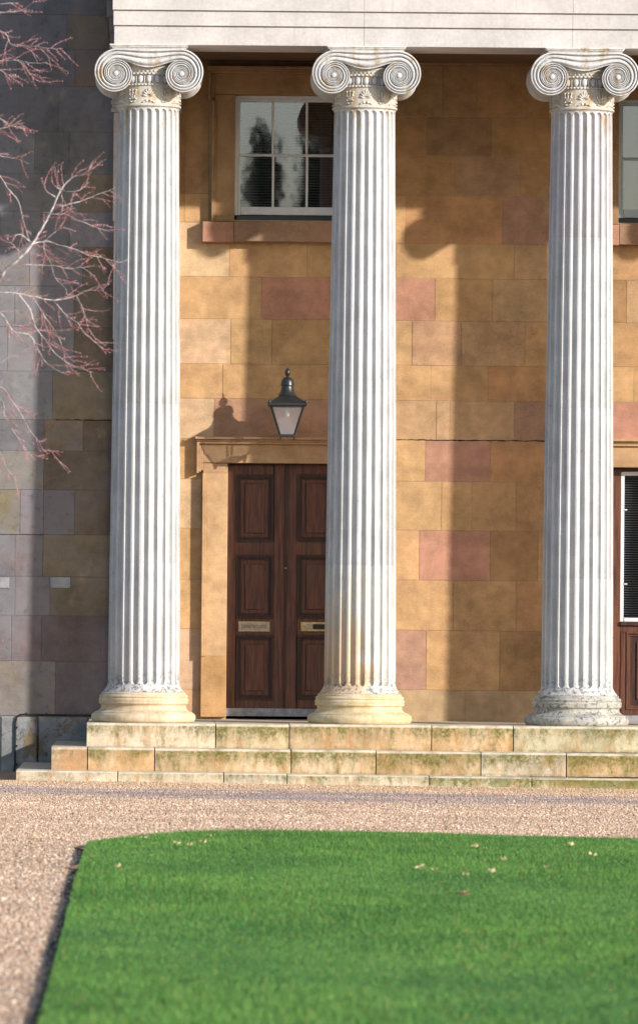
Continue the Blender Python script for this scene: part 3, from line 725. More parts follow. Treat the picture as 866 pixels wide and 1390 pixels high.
def volute_mb(sg):
    m = MB(); rows = []; turns = 3.6; nst = int(turns*36)
    for i in range(nst+1):
        th = turns*2*math.pi*i/nst; r0, r1 = vol_r(th), vol_r(th+2*math.pi); amp = min(1, (r0-r1)/(9*U))
        row = []
        for s, hgt in NS:
            r = r0+(r1-r0)*s; y = -0.405-0.030*amp*hgt-.02*(1-r0/(34*U))
            row.append((sg*(XE+r*math.sin(th)), y, ZE+r*math.cos(th)))
        rows.append(row)
    m.grid(rows, flip=(sg < 0))
    m.ell((sg*XE, -0.43, ZE), 3.6*U, .012, 3.6*U, 12, 6)
    # rounded bolster running back to the rear face
    rows = []
    ys = [-.412, -.395, -.34, -.22, -.1, -.05, -.045, .045, .05, .08, .16, .25, .30, .32]
    for y in ys:
        q = min(1, abs(y)/(.412 if y < 0 else .32)); k = 0.74+.26*q**2.5; k = k+.05 if abs(y) <= .0451 else k
        if y < -.40 or y > .31: k = 0.985
        rows.append([(sg*(XE+vol_r(2*math.pi*j/40)*k*math.sin(2*math.pi*j/40)), y, ZE+vol_r(2*math.pi*j/40)*k*math.cos(2*math.pi*j/40)) for j in range(41)])
    m.grid(rows, flip=(sg > 0))
    cap = [(x, -.404, z) for x, y, z in rows[0]]; m.add(cap, [tuple(range(41))])
    cap = [(x, .318, z) for x, y, z in rows[-1]]; m.add(cap, [tuple(range(41))])
    return m
def canalis_mb():
    m = MB(); rows = []
    for i in range(29):
        u = -1+2*i/28; top = zl(66.7); c = math.cos(math.pi*u/2)**2; bot = ZE+vol_r(2*math.pi)-(92.5-82.8)*KZ*c
        rows.append([(u*XE, -0.405-.030*h, top+(bot-top)*s) for s, h in NS])
    m.grid(rows, flip=True)
    rows2 = [[(p[0], y, p[2]) for p in [r[-1] for r in rows]] for y in (-.406, .316)]; m.grid(rows2)
    m.box(-XE, XE, -.40, .31, zl(80), zl(66.9))
    m.add([(r[0][0], .316, r[0][2]) for r in rows]+[(r[-1][0], .316, r[-1][2]) for r in rows], [(i, i+1, i+30, i+29) for i in range(28)])
    return m
def rz(a): return Matrix.Rotation(a, 3, 'Z')
def neck_mb():
    m = MB()
    for j in range(12):                   # palmettes and lotus sprigs in turn
        a0 = 2*math.pi*j/12-math.pi/2; Rr = 42.4*U
        def at(dx, py, rx, rzz, tilt, out=.006):
            out *= 2.0; rx *= 1.12; rzz *= 1.1
            a = a0+dx*U/Rr; Mx = rz(a+math.pi/2) @ Matrix.Rotation(tilt, 3, 'Y')
            m.ell((Rr*math.cos(a), Rr*math.sin(a), zl(py)), rx*U, out, rzz*U, 6, 4, Mx)
        if j % 2 == 0:
            for q in range(-3, 4):
                t = q*0.42; at(5.6*math.sin(t), 131-7.5*math.cos(t), 1.1, 4.4-.4*abs(q), t)
            for sg in (-1, 1): at(sg*2.6, 136, 1.9, 1.9, 0, .009); at(sg*6.4, 137.5, 2.4, 1.1, sg*.5, .008)
        else:
            at(0, 127, 1.2, 7.5, 0)
            for sg in (-1, 1):
                at(sg*3.0, 128, 1.0, 6.5, sg*.35); at(sg*4.8, 121.5, 1.5, 1.5, 0, .008); at(sg*4.6, 127, 1.3, 1.3, 0, .008); at(sg*4.2, 133, 1.6, 1.4, 0, .008)
                at(sg*2.2, 137, 2.6, 1.1, sg*-.3, .008)
    return m
def ring_mb(kind):
    m = MB()
    if kind == 'eggs':
        for j in range(24):
            a = 2*math.pi*j/24-math.pi/2; Rr = 43.6*U
            m.ell((Rr*math.cos(a), Rr*math.sin(a), zl(106.6)), 3.6*U, .016, 5.6*U, 8, 6, rz(a+math.pi/2))
            a += math.pi/24; m.ell((Rr*math.cos(a), Rr*math.sin(a), zl(107.5)), .9*U, .010, 5.2*U, 5, 4, rz(a+math.pi/2))
    else:
        for rr, py, n, s in ((46.4, 96, 56, 1.5), (46.4, 99.2, 56, 1.5), (43.6, 114, 60, 1.45)):
            for j in range(n):
                a = 2*math.pi*(j+(.5 if py == 96 else 0))/n; m.ell((rr*U*math.cos(a), rr*U*math.sin(a), zl(py)), s*U, s*U, s*U, 6, 4)
    return m
meshes = {}
def piece(name, key, mk, mat, parent, color, smooth=35):
    if key not in meshes: meshes[key] = None
    if meshes[key] is None:
        q = mk(); me = bpy.data.meshes.new(name); me.from_pydata(q.v, [], q.f)
        bm = bmesh.new(); bm.from_mesh(me); bmesh.ops.remove_doubles(bm, verts=bm.verts, dist=1e-6); bm.to_mesh(me); bm.free()
        me.polygons.foreach_set('use_smooth', [True]*len(me.polygons)); me.set_sharp_from_angle(angle=math.radians(smooth))
        me.materials.append(mat); meshes[key] = me
    o = bpy.data.objects.new(name, meshes[key]); C.objects.link(o); o.parent = parent; o.color = color; return o
def abacus_mb():
    m = MB(); z = zl(60.6)
    for h0, a, b in ((50, 66.9, 64.8), (52, 64.75, 63.0), (53.2, 62.95, 60.65)):
        m.block(-h0*U, h0*U, -.425+(53.2-h0)*U, .42, zl(a), zl(b), .006)
    return m
base_prof = [(55.5, 938.8), (57, 939.8), (57, 942), (59.3, 943), (60.3, 945), (59.3, 946.8), (60.6, 948), (61, 950), (60.3, 952), (61, 953), (60.3, 955), (58.6, 956),
             (57.6, 957.2), (57.6, 959.5), (58.8, 962), (61.5, 964.4), (65, 965.8), (66.5, 966.3), (66.5, 967.2), (69, 968.2), (70.5, 970.5), (70.9, 973.5), (70.3, 976.8), (68.8, 979.4), (67.5, 980)]
echin_prof = [(40, 83), (46.6, 83.5), (46.6, 92.6), (46, 93), (46, 94.3), (46, 100.6), (43.2, 101.4), (42.2, 104), (41.6, 110), (42, 112.4), (43.4, 112.8), (43.4, 115.2), (42, 116), (41.6, 125), (41.8, 138), (43, 139.8), (44.2, 140.6), (44.3, 142.6), (43.3, 143.6), (42.3, 144.2)]
WH = (0.505, 0.506, 0.512)
COLS = [(-0.055, [938.8, 762.5, 546.6, 144], [WH, WH, WH], [0.15, 0, 0], (0.54, 0.42, 0.28), 0.05,
         'fluted column left of the double door, standing at the left end of the steps'),
        (2.145, [938.8, 763.6, 511.5, 144], [(0.57, 0.56, 0.53), WH, WH], [1.0, 0, 0], (0.53, 0.42, 0.25), 0.12,
         'fluted column overlapping the right half of the double door and the sash window'),
        (4.355, [938.8, 779, 547, 316, 144], [(0.54, 0.54, 0.535), WH, WH, (0.50, 0.482, 0.505)], [0, 0, 0, 0], (0.36, 0.355, 0.33), 1.0,
         'fluted column with a grey lichen-spotted base, in front of the glazed side entrance'),
        (6.565, [938.8, 770, 530, 144], [WH, WH, WH], [0, 0, 0], (0.5, 0.42, 0.3), 0.5, 'fluted column further right, past the glazed side entrance'),
        (8.77, [938.8, 760, 520, 144], [WH, WH, WH], [0, 0, 0], (0.5, 0.42, 0.3), 0.5, 'fluted column at the far right end of the portico')]
for X, jy, dc, da, bc, lich, lab in COLS:
    c = empty('ionic_column', (X, -2.35, ZF), lab, 'column', 'Ionic columns of the portico')
    piece('column_base', 'base', lambda: MB().lathe([(r*U, zl(y)) for r, y in base_prof][::-1], 72), M['column_base'], c, (*bc, lich), 40)
    for i in range(len(jy)-1):
        a, b = zl(jy[i]), zl(jy[i+1])
        piece('shaft_drum', ('drum', jy[i], jy[i+1]), lambda: drum(a, b), M['column'], c, (*jit(dc[i], .02), da[i]), 28)
    cap = bpy.data.objects.new('capital', None); C.objects.link(cap); cap.parent = c
    for k in (1, -1): piece('volute', ('vol', k), lambda: volute_mb(k), M['column'], cap, (*WH, 0), 50)
    piece('canalis', 'can', canalis_mb, M['column'], cap, (*WH, 0), 50)
    piece('necking', 'echin', lambda: MB().lathe([(r*U, zl(y)) for r, y in echin_prof][::-1], 72), M['column'], cap, (0.46, 0.43, 0.385, 0), 40)
    piece('egg_moulding', 'eggs', lambda: ring_mb('eggs'), M['column'], cap, (*WH, 0), 60)
    piece('bead_moulding', 'beads', lambda: ring_mb('beads'), M['column'], cap, (*WH, 0), 60)
    piece('palmette_frieze', 'palm', neck_mb, M['column'], cap, (0.55, 0.53, 0.49, 0), 60)
    piece('abacus', 'abac', abacus_mb, M['column'], cap, (0.64, 0.62, 0.60, 0), 30)

# ------------------------------------------------------------------ double door
door = empty('double_door', (PX(388, 973), 0.1, ZF), 'dark brown panelled double door under the lantern, half hidden by a column', 'door')
YD = 0.10
def dbox(m, x0, x1, y0, y1, ya, yb, c=.003): q = prect(x0, x1, y0, y1, 0.0); m.block(q[0], q[1], ya, yb, q[2], q[3], c); return m
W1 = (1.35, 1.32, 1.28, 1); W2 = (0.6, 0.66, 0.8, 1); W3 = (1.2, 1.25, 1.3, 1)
def leaf(x0, x1, px0, px1, plate):
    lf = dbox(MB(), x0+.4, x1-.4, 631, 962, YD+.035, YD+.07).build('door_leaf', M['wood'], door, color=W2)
    rows = [(631, 644), (735.5, 753.5), (839.5, 862.5), (950.5, 962)]
    for s0, s1 in ((x0+.4, px0), (px1, x1-.4)): dbox(MB(), s0, s1, 631, 962, YD, YD+.036).build('door_stile', M['wood'], lf, color=W1)
    for r0, r1 in rows: dbox(MB(), px0+.05, px1-.05, r0, r1, YD+.0015, YD+.036).build('door_rail', M['wood'], lf, color=W1)
    for (y0, y1) in ((644, 735.5), (753.5, 839.5), (862.5, 950.5)):
        m = MB()
        for e, w_, yf in ((0, 2.8, -.012), (2.8, 2.2, .006), (5.0, 1.6, .016)):       # stepped bolection moulding
            a, b, c, d = px0+e, px1-e, y0+e, y1-e
            dbox(m, a, b, c, c+w_, YD+yf, YD+.036, .002); dbox(m, a, b, d-w_, d, YD+yf, YD+.036, .002)
            dbox(m, a, a+w_, c+w_, d-w_, YD+yf, YD+.036, .002); dbox(m, b-w_, b, c+w_, d-w_, YD+yf, YD+.036, .002)
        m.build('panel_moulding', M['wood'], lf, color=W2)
        m = MB(); dbox(m, px0+6.6, px1-6.6, y0+6.6, y1-6.6, YD+.028, YD+.036, .001); dbox(m, px0+12, px1-12, y0+12, y1-12, YD+.010, YD+.0281, .006)
        m.build('raised_panel', M['wood'], lf, color=W1)
    return lf
lfL = leaf(308.6, 386.6, 320.5, 371.5, True); lfR = leaf(388.6, 467.2, 403.5, 454.5, False)
dbox(MB(), 385.8, 389.4, 631, 962, YD-.012, YD-.0005, .005).build('meeting_bead', M['wood'], door, color=W2)
dbox(MB(), 306, 467.6, 962.3, 973.2, YD-.02, YD+.06).build('threshold_board', M['board'], door)
dbox(MB(), 308.25, 467.9, 629.1, 630.9, YD+.0, YD+.07).build('door_head', M['wood'], door, color=W2)
q = prect(388, 388, 771, 771); MB().ell((q[0], YD-.02, q[2]), .011, .012, .011, 10, 6).build('door_knob', M['plate'], door, 60)
# name plate and letter slot
pl = dbox(MB(), 324, 366.3, 844.3, 857, YD-.014, YD+.001, .002).build('name_plate', M['plate'], door)
m = MB(); dbox(m, 324, 366.3, 843.8, 845.2, YD-.018, YD-.0145, .001); dbox(m, 324, 366.3, 856, 857.4, YD-.018, YD-.0145, .001); m.build('plate_rim', M['brass'], pl)
def text(s, size, x, y, z, name, mat, parent, width=None):
    cu = bpy.data.curves.new(name, 'FONT'); cu.body = s; cu.size = size; cu.align_x = 'CENTER'; cu.align_y = 'CENTER'; cu.extrude = 0.0012; cu.resolution_u = 2
    tmp = bpy.data.objects.new(name, cu); C.objects.link(tmp); dg = bpy.context.evaluated_depsgraph_get()
    me = bpy.data.meshes.new_from_object(tmp.evaluated_get(dg)); bpy.data.objects.remove(tmp); me.materials.append(mat)
    sc = 1.0 if not width else width/max(1e-6, max(v.co.x for v in me.vertices)-min(v.co.x for v in me.vertices))
    off = wloc(parent)
    for v in me.vertices:
        a, b, c = v.co; v.co = (x+a*sc-off[0], y-c-off[1], z+b-off[2])
    o = bpy.data.objects.new(name, me); C.objects.link(o); o.parent = parent; return o
q = prect(345, 345, 851, 851); text("THE MASTER'S LODGE", 0.055, q[0], YD-.0158, q[2], 'lettering', M['letter_metal'], pl, 0.27)
ls = dbox(MB(), 408.5, 450.5, 844.5, 857.2, YD-.014, YD+.001, .002).build('letter_slot', M['brass'], door)
m = MB(); dbox(m, 425, 447, 847.5, 854.5, YD-.020, YD-.0145, .002); m.build('slot_flap', M['letter_metal'], ls)
m = MB(); dbox(m, 415.5, 424.6, 848, 853.6, YD-.026, YD-.0145, .003); m.build('pull_knob', M['plate'], ls)

# ------------------------------------------------------------------ windows
def window(wx, y0, ym, y1, label, frame_mat, blinds, nx=3):
    x0, x1 = wx
    Yw = 0.12
    wn = empty('sash_window', (PX((x0+x1)/2, y1), Yw, PZ((x0+x1)/2, y1)), label, 'window', 'upper sash windows behind the columns')
    b = lambda m, a, c, d, e, ya, yb, k=.003: dbox(m, a, c, d, e, ya, yb, k)
    m = MB(); b(m, x0+.3, x0+5, y0+.3, y1-8, Yw-.03, Yw+.12); b(m, x1-5, x1-.3, y0+.3, y1-8, Yw-.03, Yw+.12); b(m, x0+5, x1-5, y0+.3, y0+5, Yw-.0305, Yw+.12)
    m.build('window_frame', frame_mat, wn)
    yr = y1-8-11
    inner0, inner1 = x0+7.7, x1-7.7; step = (inner1-inner0+3.2)/nx
    for nm, (a, c, yy, dep, lowrail) in {'upper_sash': (y0+5, ym, 0, .03, 2.0), 'lower_sash': (ym, y1-8, 1, .0, 11)}.items():
        sh = MB(); top = 3 if yy == 0 else 1.8
        b(sh, x0+5, inner0, a, c, Yw+dep-.01, Yw+dep+.03); b(sh, inner1, x1-5, a, c, Yw+dep-.01, Yw+dep+.03)
        b(sh, inner0, inner1, a, a+top, Yw+dep-.012, Yw+dep+.03); b(sh, inner0, inner1, c-lowrail, c, Yw+dep-.012, Yw+dep+.03)
        so_ = sh.build(nm, frame_mat, wn)
        for k in range(nx):
            p0 = inner0+k*step; p1 = p0+step-3.2
            if k < nx-1: b(MB(), p1, p1+3.2, a+top, c-lowrail, Yw+dep-.008, Yw+dep+.028).build('glazing_bar', frame_mat, so_)
            g = MB(); b(g, p0+.02, p1-.02, a+top+.02, c-lowrail-.02, Yw+dep+.011, Yw+dep+.015, .0005); g.build('pane', M['glass'], so_)
    b(MB(), x0+2, x1-2, y1-7.6, y1-.4, Yw+.02, Yw+.2).build('sub_sill', M['black_iron'], wn)
    q = prect(x0, x1, y0, y1)
    if blinds:
        m = MB(); z = q[2]+.12
        while z < q[3]-.06:
            m.add([(q[0]+.05, Yw+.16, z), (q[1]-.05, Yw+.16, z), (q[1]-.05, Yw+.178, z+.013), (q[0]+.05, Yw+.178, z+.013)], [(0, 1, 2, 3)]); z += 0.029
        for xx in (q[0]+.25, (q[0]+q[1])/2, q[1]-.25): m.box(xx-.001, xx+.001, Yw+.155, Yw+.157, q[2]+.1, q[3]-.06)
        tag(m.build('venetian_blind', M['blind'], wn), kind='stuff')
    else:
        MB().box(q[0]+.02, q[1]-.02, Yw+.17, Yw+.18, q[2]+.02, q[3]-.02).build('roller_blind', M['blind_grey'], wn)
    return wn
window((318.8, 469), 128, 209, 298.5, 'white six-pane sash window with venetian blind, above the double door', M['white_paint'], True)
window((839.5, 989), 133.5, 214, 302.5, 'blue grey sash window with blank grey panes beside the rightmost capital', M['blue_paint'], False)

# ------------------------------------------------------------------ glazed side entrance
se = empty('glazed_entrance', (PX(905, 983), 0.1, ZF), 'dark wooden side entrance with white framed glazing beside the lichened column base', 'door')
dbox(MB(), 825.3, 843, 636, 982.8, YD, YD+.08).build('door_stile', M['wood'], se, color=W1)
dbox(MB(), 843.05, 989.6, 636, 640, YD+.001, YD+.08).build('door_head', M['wood'], se, color=W2)
dbox(MB(), 843.05, 989.6, 844.5, 850, YD-.03, YD+.08).build('transom_ledge', M['wood'], se, color=W2)
for (a, b_) in ((843.05, 914), (918, 989.6)):
    lf = dbox(MB(), a, b_, 850.1, 972, YD+.03, YD+.07).build('lower_panel', M['wood'], se, color=W2)
    m = MB()
    for e, w_, yf in ((0, 8, 0), (8, 2.5, -.012), (10.5, 3, .012)):
        x0, x1, y0, y1 = a+e, b_-e, 850.2+e, 972-e
        dbox(m, x0, x1, y0, y0+w_, YD+yf, YD+.031, .002); dbox(m, x0, x1, y1-w_, y1, YD+yf, YD+.031, .002)
        dbox(m, x0, x0+w_, y0+w_, y1-w_, YD+yf, YD+.031, .002); dbox(m, x1-w_, x1, y0+w_, y1-w_, YD+yf, YD+.031, .002)
    dbox(m, a+22, b_-22, 872, 950, YD+.012, YD+.031, .006); m.build('raised_panel', M['wood'], lf, color=W1)
    m = MB(); dbox(m, a, a+5, 640.1, 844.4, YD+.005, YD+.07); dbox(m, b_-5, b_, 640.1, 844.4, YD+.005, YD+.07)
    dbox(m, a+5, b_-5, 640.1, 645.5, YD+.004, YD+.07); dbox(m, a+5, b_-5, 839, 844.4, YD+.004, YD+.07); fr = m.build('casement_frame', M['white_paint'], se)
    dbox(MB(), a+5, b_-5, 645.5, 839, YD+.03, YD+.034, .0005).build('pane', M['glass'], fr)
    q = prect(a, b_, 640, 845); m = MB(); z = q[2]+.05
    while z < q[3]-.05:
        m.add([(q[0]+.03, YD+.13, z), (q[1]-.03, YD+.13, z), (q[1]-.03, YD+.145, z+.010), (q[0]+.03, YD+.145, z+.010)], [(0, 1, 2, 3)]); z += 0.026
    tag(m.build('venetian_blind', M['blind_pale'], se), kind='stuff')
    for y_ in (691, 792): dbox(MB(), a+5.2, a+9.5, y_, y_+1.6, YD-.004, YD+.004, .001).build('casement_stay', M['white_paint'], fr)
dbox(MB(), 825.3, 989.6, 972.2, 982.8, YD-.02, YD+.06).build('threshold_board', M['board'], se)

# ------------------------------------------------------------------ lantern over the door
YLp = -0.55
LX, _ = P(390, 560, YLp); LU = (YLp-YC)/F
def lz(py): return PZ(390, py, YLp)
lamp = empty('wall_lantern', (LX, YLp, lz(597)), 'black metal lantern with milky glass and spiked finial, mounted above the double door', 'lantern')
c0 = (LX, YLp)
L = lambda prof, seg=20: MB().lathe([(r*LU, lz(y)) for r, y in prof][::-1], seg, LX, YLp)
L([(0.1, 493), (0.7, 495), (0.8, 499.5), (2.2, 500.5), (3.6, 503), (4.1, 506), (3.4, 509), (1.8, 510.5), (2.2, 511.5)]).build('finial', M['black_iron'], lamp, 50)
L([(2.2, 511.3), (4.5, 512), (7.0, 514), (8.4, 517), (9.0, 521), (9.3, 522.8), (8.2, 523.4), (8.0, 524.6), (8.6, 527), (9.6, 531), (11.4, 534.5), (12.8, 536.4), (12.6, 537.2), (11, 537.6)], 24).build('vent_cowl', M['black_iron'], lamp, 40)
m = MB(); m.frustum(c0, 25.5*LU, 11*LU, lz(547.5), lz(537.3)); m.frustum(c0, 25.8*LU, 25.8*LU, lz(550.8), lz(547.6)); m.frustum(c0, 23*LU, 25*LU, lz(552.4), lz(550.9))
rf = m.build('lantern_roof', M['black_iron'], lamp)
for a in (-1, 1):
    for b_ in (-1, 1):
        m = MB(); m.ell((LX+a*24.6*LU, YLp+b_*24.6*LU, lz(546.4)), 1.9*LU, 1.9*LU, 3.2*LU, 8, 5); m.build('corner_crocket', M['black_iron'], rf, 60)
yt_, yb_ = 552.4, 590.5; ht, hb = 21.5*LU, 9.6*LU
for a, b_ in ((-1, -1), (1, -1), (1, 1), (-1, 1)):
    MB().tube([(LX+a*ht, YLp+b_*ht, lz(yt_)), (LX+a*hb, YLp+b_*hb, lz(yb_))], [1.25*LU]*2, 4).build('corner_bar', M['black_iron'], lamp)
cs = [(-1, -1), (1, -1), (1, 1), (-1, 1)]
for i in range(4):
    (a, b_), (e, f_) = cs[i], cs[(i+1) % 4]; k = .97
    MB().add([(LX+a*ht*k, YLp+b_*ht*k, lz(yt_)), (LX+e*ht*k, YLp+f_*ht*k, lz(yt_)), (LX+e*hb*k, YLp+f_*hb*k, lz(yb_)), (LX+a*hb*k, YLp+b_*hb*k, lz(yb_))], [(3, 2, 1, 0)]).build('lantern_pane', M['frost'], lamp)
m = MB(); m.frustum(c0, 10.6*LU, 10.6*LU, lz(592.6), lz(589.6))
for a, b_ in cs: m.frustum((LX+a*9*LU, YLp+b_*9*LU), 1.0*LU, 1.3*LU, lz(597), lz(592.5))
m.build('lantern_base', M['black_iron'], lamp)
L([(0.2, 552.6), (2.6, 553), (2.8, 556), (2.8, 563), (2.2, 565), (0.2, 565.6)], 12).build('bulb', M['bulb'], lamp, 60)
m = MB(); m.tube([(LX, YLp, lz(592)), (LX, YLp+.1, lz(592.5)), (LX, YLp+.28, lz(590)), (LX, -0.12, lz(585)), (LX, -.01, lz(585))], [.010]*5, 8)
m.lathe([(.045, 0), (.05, .01), (.02, .012)], 12); 
n_ = 12*3; base_i = len(m.v)-n_
for i in range(base_i, len(m.v)):
    x, y, z = m.v[i]; m.v[i] = (LX+x*.7, -0.004-z, lz(585)+y*.7)
m.build('wall_bracket', M['black_iron'], lamp)

# ------------------------------------------------------------------ cable on the plinth
def cp(px, py): q = P(px, py, -0.06); return (q[0], -0.06, q[1])
cable = tag(MB().tube([cp(*p) for p in ((19, 1047), (20.5, 1040), (20.6, 1020), (21, 1000), (21, 982), (22.5, 974), (27, 970.6), (34, 970.2), (60, 970.6), (90, 971.2), (124, 971.8), (150, 972))], [.010]*12, 8).build('cable', M['cable'], smooth=60),
    'black cable clipped along the top of the grey plinth, left of the steps', 'cable')
for px, py in ((35.5, 968.8), (63, 969.3), (89, 970), (118, 970.5), (23, 988), (23, 1013), (23, 1038)):
    q = cp(px, py); MB().box(q[0]-.008, q[0]+.008, -.075, -.045, q[2]-.008, q[2]+.010).build('cable_clip', M['cable'], cable)
thin = tag(MB().tube([cp(*p) for p in ((31, 1040), (33, 1037), (50, 1036.2), (51.6, 1034), (52, 1000), (51.8, 990), (51, 976), (50, 973))], [.0045]*8, 6).build('thin_wire', M['cable'], smooth=60),
    'thin dark wire running down the middle of the grey plinth', 'wire')

# ------------------------------------------------------------------ bare tree at the left
TY = -20.0
tree = empty('bare_tree', (PX(-300, 700, TY), TY, 0), 'bare budding tree with pale red-tipped twigs reaching in over the grey wall', 'tree')
TX = tree.location.x
def tp(px, py, dy=0.0): q = P(px, py, TY+dy); return Vector((q[0], TY+dy, q[1]))
trunk_pts = [Vector((TX, TY, 0)), Vector((TX+.03, TY, 1.2)), Vector((TX-.04, TY+.05, 2.6)), Vector((TX+.06, TY, 4.2)), Vector((TX+.02, TY+.08, 5.8)), Vector((TX+.1, TY, 7.4)), Vector((TX+.05, TY, 9.0))]
trunk_o = MB().tube(trunk_pts, [.19, .15, .13, .11, .085, .06, .02], 12).build('trunk', M['bark'], tree, 60)
BR = {  # main limbs seen in the photograph: (points, base radius px)
 'a': ([(-120, 470), (-60, 430), (-20, 397), (0, 379), (8, 366), (25, 352), (44, 331), (60, 304), (69, 287), (83, 257), (98, 240.5), (112, 237), (120.6, 230), (124, 220)], 5.0),
 'b': ([(-110, 130), (-50, 190), (0, 239), (10, 255), (25, 272), (31, 298), (39.5, 325), (44, 331)], 2.4),
 'c': ([(44, 331), (62, 327), (79, 332), (100, 337), (118.5, 345.5), (137, 349), (162, 355), (176, 350)], 1.7),
 'd': ([(60, 329), (60, 341), (68.6, 356), (75, 377), (89, 391), (90, 400)], 1.4),
 'e': ([(17, 360), (41.6, 359), (71, 360), (96, 364), (112, 363), (129, 374)], 1.6),
 'f': ([(-130, 420), (-60, 402), (0, 396.5), (25, 398.5), (46, 402), (73, 407), (100, 402), (118.5, 394), (137, 393), (152, 379)], 2.6),
 'g': ([(73, 408), (83, 420), (91, 429), (104, 437), (116, 453), (133, 467), (150, 479)], 1.7),
 'h': ([(104, 402), (112, 418), (118.5, 439), (120.5, 447)], 1.2),
 'i': ([(25, 399), (40.5, 420), (48, 443), (60, 459.5), (71, 475), (87, 489), (104, 499), (125, 504)], 1.7),
 'j': ([(44, 402), (56, 422), (69, 441), (79, 457), (87, 476), (102, 492)], 1.4),
 'k': ([(-120, 380), (-50, 400), (0, 424), (12.5, 443), (23, 451), (39.5, 454), (50, 470), (62, 491), (79, 503), (93.5, 509)], 2.2),
 'l': ([(-120, 500), (-40, 518), (0, 525), (12.5, 538.5), (27, 559), (39.5, 582), (52, 599), (60, 611), (79, 612)], 1.9),
 'm': ([(-120, 480), (-50, 505), (0, 541), (6, 563), (19, 586), (31, 605), (48, 624)], 1.8),
 'n': ([(-110, 560), (-40, 580), (0, 615), (8, 634), (23, 653)], 1.5),
 'o': ([(-110, 540), (-40, 515), (0, 493), (14.5, 483), (25, 484)], 1.5),
 'p': ([(-100, 20), (-40, 20), (0, 16), (24, 14), (37, 8), (46, 0)], 1.8),
 'q': ([(-100, 30), (-40, 2), (0, 4), (24, 3)], 1.4),
 'r': ([(-90, 60), (-20, 40), (7, 44), (17, 61), (41, 61), (63, 65), (85, 65)], 1.4),
 's': ([(-90, 90), (-20, 80), (0, 82), (24, 81), (44, 85), (64, 84)], 1.4),
 't': ([(-90, 75), (-20, 86), (0, 94), (9, 100), (22, 100)], 1.3),
 'u': ([(24, 81), (32, 88), (41, 100), (54, 111)], 1.0),
 'v': ([(-90, 140), (-20, 150), (0, 160), (15, 168), (33, 166)], 1.4),
 'w': ([(-90, 185), (-20, 178), (0, 174), (20, 170), (35, 174)], 1.3),
 'x': ([(-90, 190), (-20, 205), (0, 211), (24, 215), (40, 222)], 1.4),
 'y': ([(83, 279), (108, 273), (128, 265), (148, 258), (162, 249), (175, 243)], 1.2),
 'z': ([(62, 288), (80, 291), (90, 287), (98, 279)], 1.1),
 'aa': ([(83, 258), (85, 275), (84, 288)], 1.1),
 'ab': ([(83, 257), (96, 260), (110, 256), (122, 246)], 1.1),
 'ac': ([(83, 257), (74, 251), (69, 243)], 1.0),
 'ad': ([(75, 267), (64, 259), (60, 247)], 1.0),
 'ae': ([(96, 296), (115, 302), (133, 309), (152, 315)], 1.1),
 'af': ([(60, 327), (75, 314), (88, 307)], 1.3),
 'ag': ([(44, 331), (28, 318), (10, 322), (0, 321)], 1.3),
 'ah': ([(31, 345), (18, 332), (9, 323)], 1.1)}
def smooth(pts, n=4):
    out = []
    for i in range(len(pts)-1):
        p0, p1, p2, p3 = pts[max(i-1, 0)], pts[i], pts[i+1], pts[min(i+2, len(pts)-1)]
        for k in range(n):
            t = k/n; out.append(0.5*((2*p1)+(p2-p0)*t+(2*p0-5*p1+4*p2-p3)*t*t+(3*p1-p0-3*p2+p3)*t*t*t))
    return out+[pts[-1]]
for k in range(16):                      # limbs on the sides away from the picture
    a = R.uniform(1.9, 4.4) if k < 12 else R.uniform(0, 6.28); z = R.uniform(2.6, 8.4); L_ = (1.9 if k < 12 else .8)*(1.15-z/14)
    p0 = Vector((TX+.03, TY, z)); d = Vector((math.cos(a), math.sin(a)*.8, R.uniform(.15, .6))); pts = [p0+d*L_*t+Vector((0, 0, .25*L_*t*t)) for t in (0, .3, .6, .85, 1)]
    MB().tube(pts, [.028, .020, .014, .008, .003], 6).build('branch', M['bark'], tree, 60)
    for t in (1, 2, 3):
        for sg in (-1, 1):
            e = pts[t]; b = e+Vector((d.x*.4+sg*d.y*.5, d.y*.4-sg*d.x*.5, .35))*L_*.4
            MB().tube([e, (e+b)/2+Vector((0, 0, .03)), b], [.009, .006, .002], 5).build('branch', M['bark'], tree, 60)
tu = (TY-YC)/F; twigs = MB(); buds = MB(); rr = random.Random(21)
dys = {}
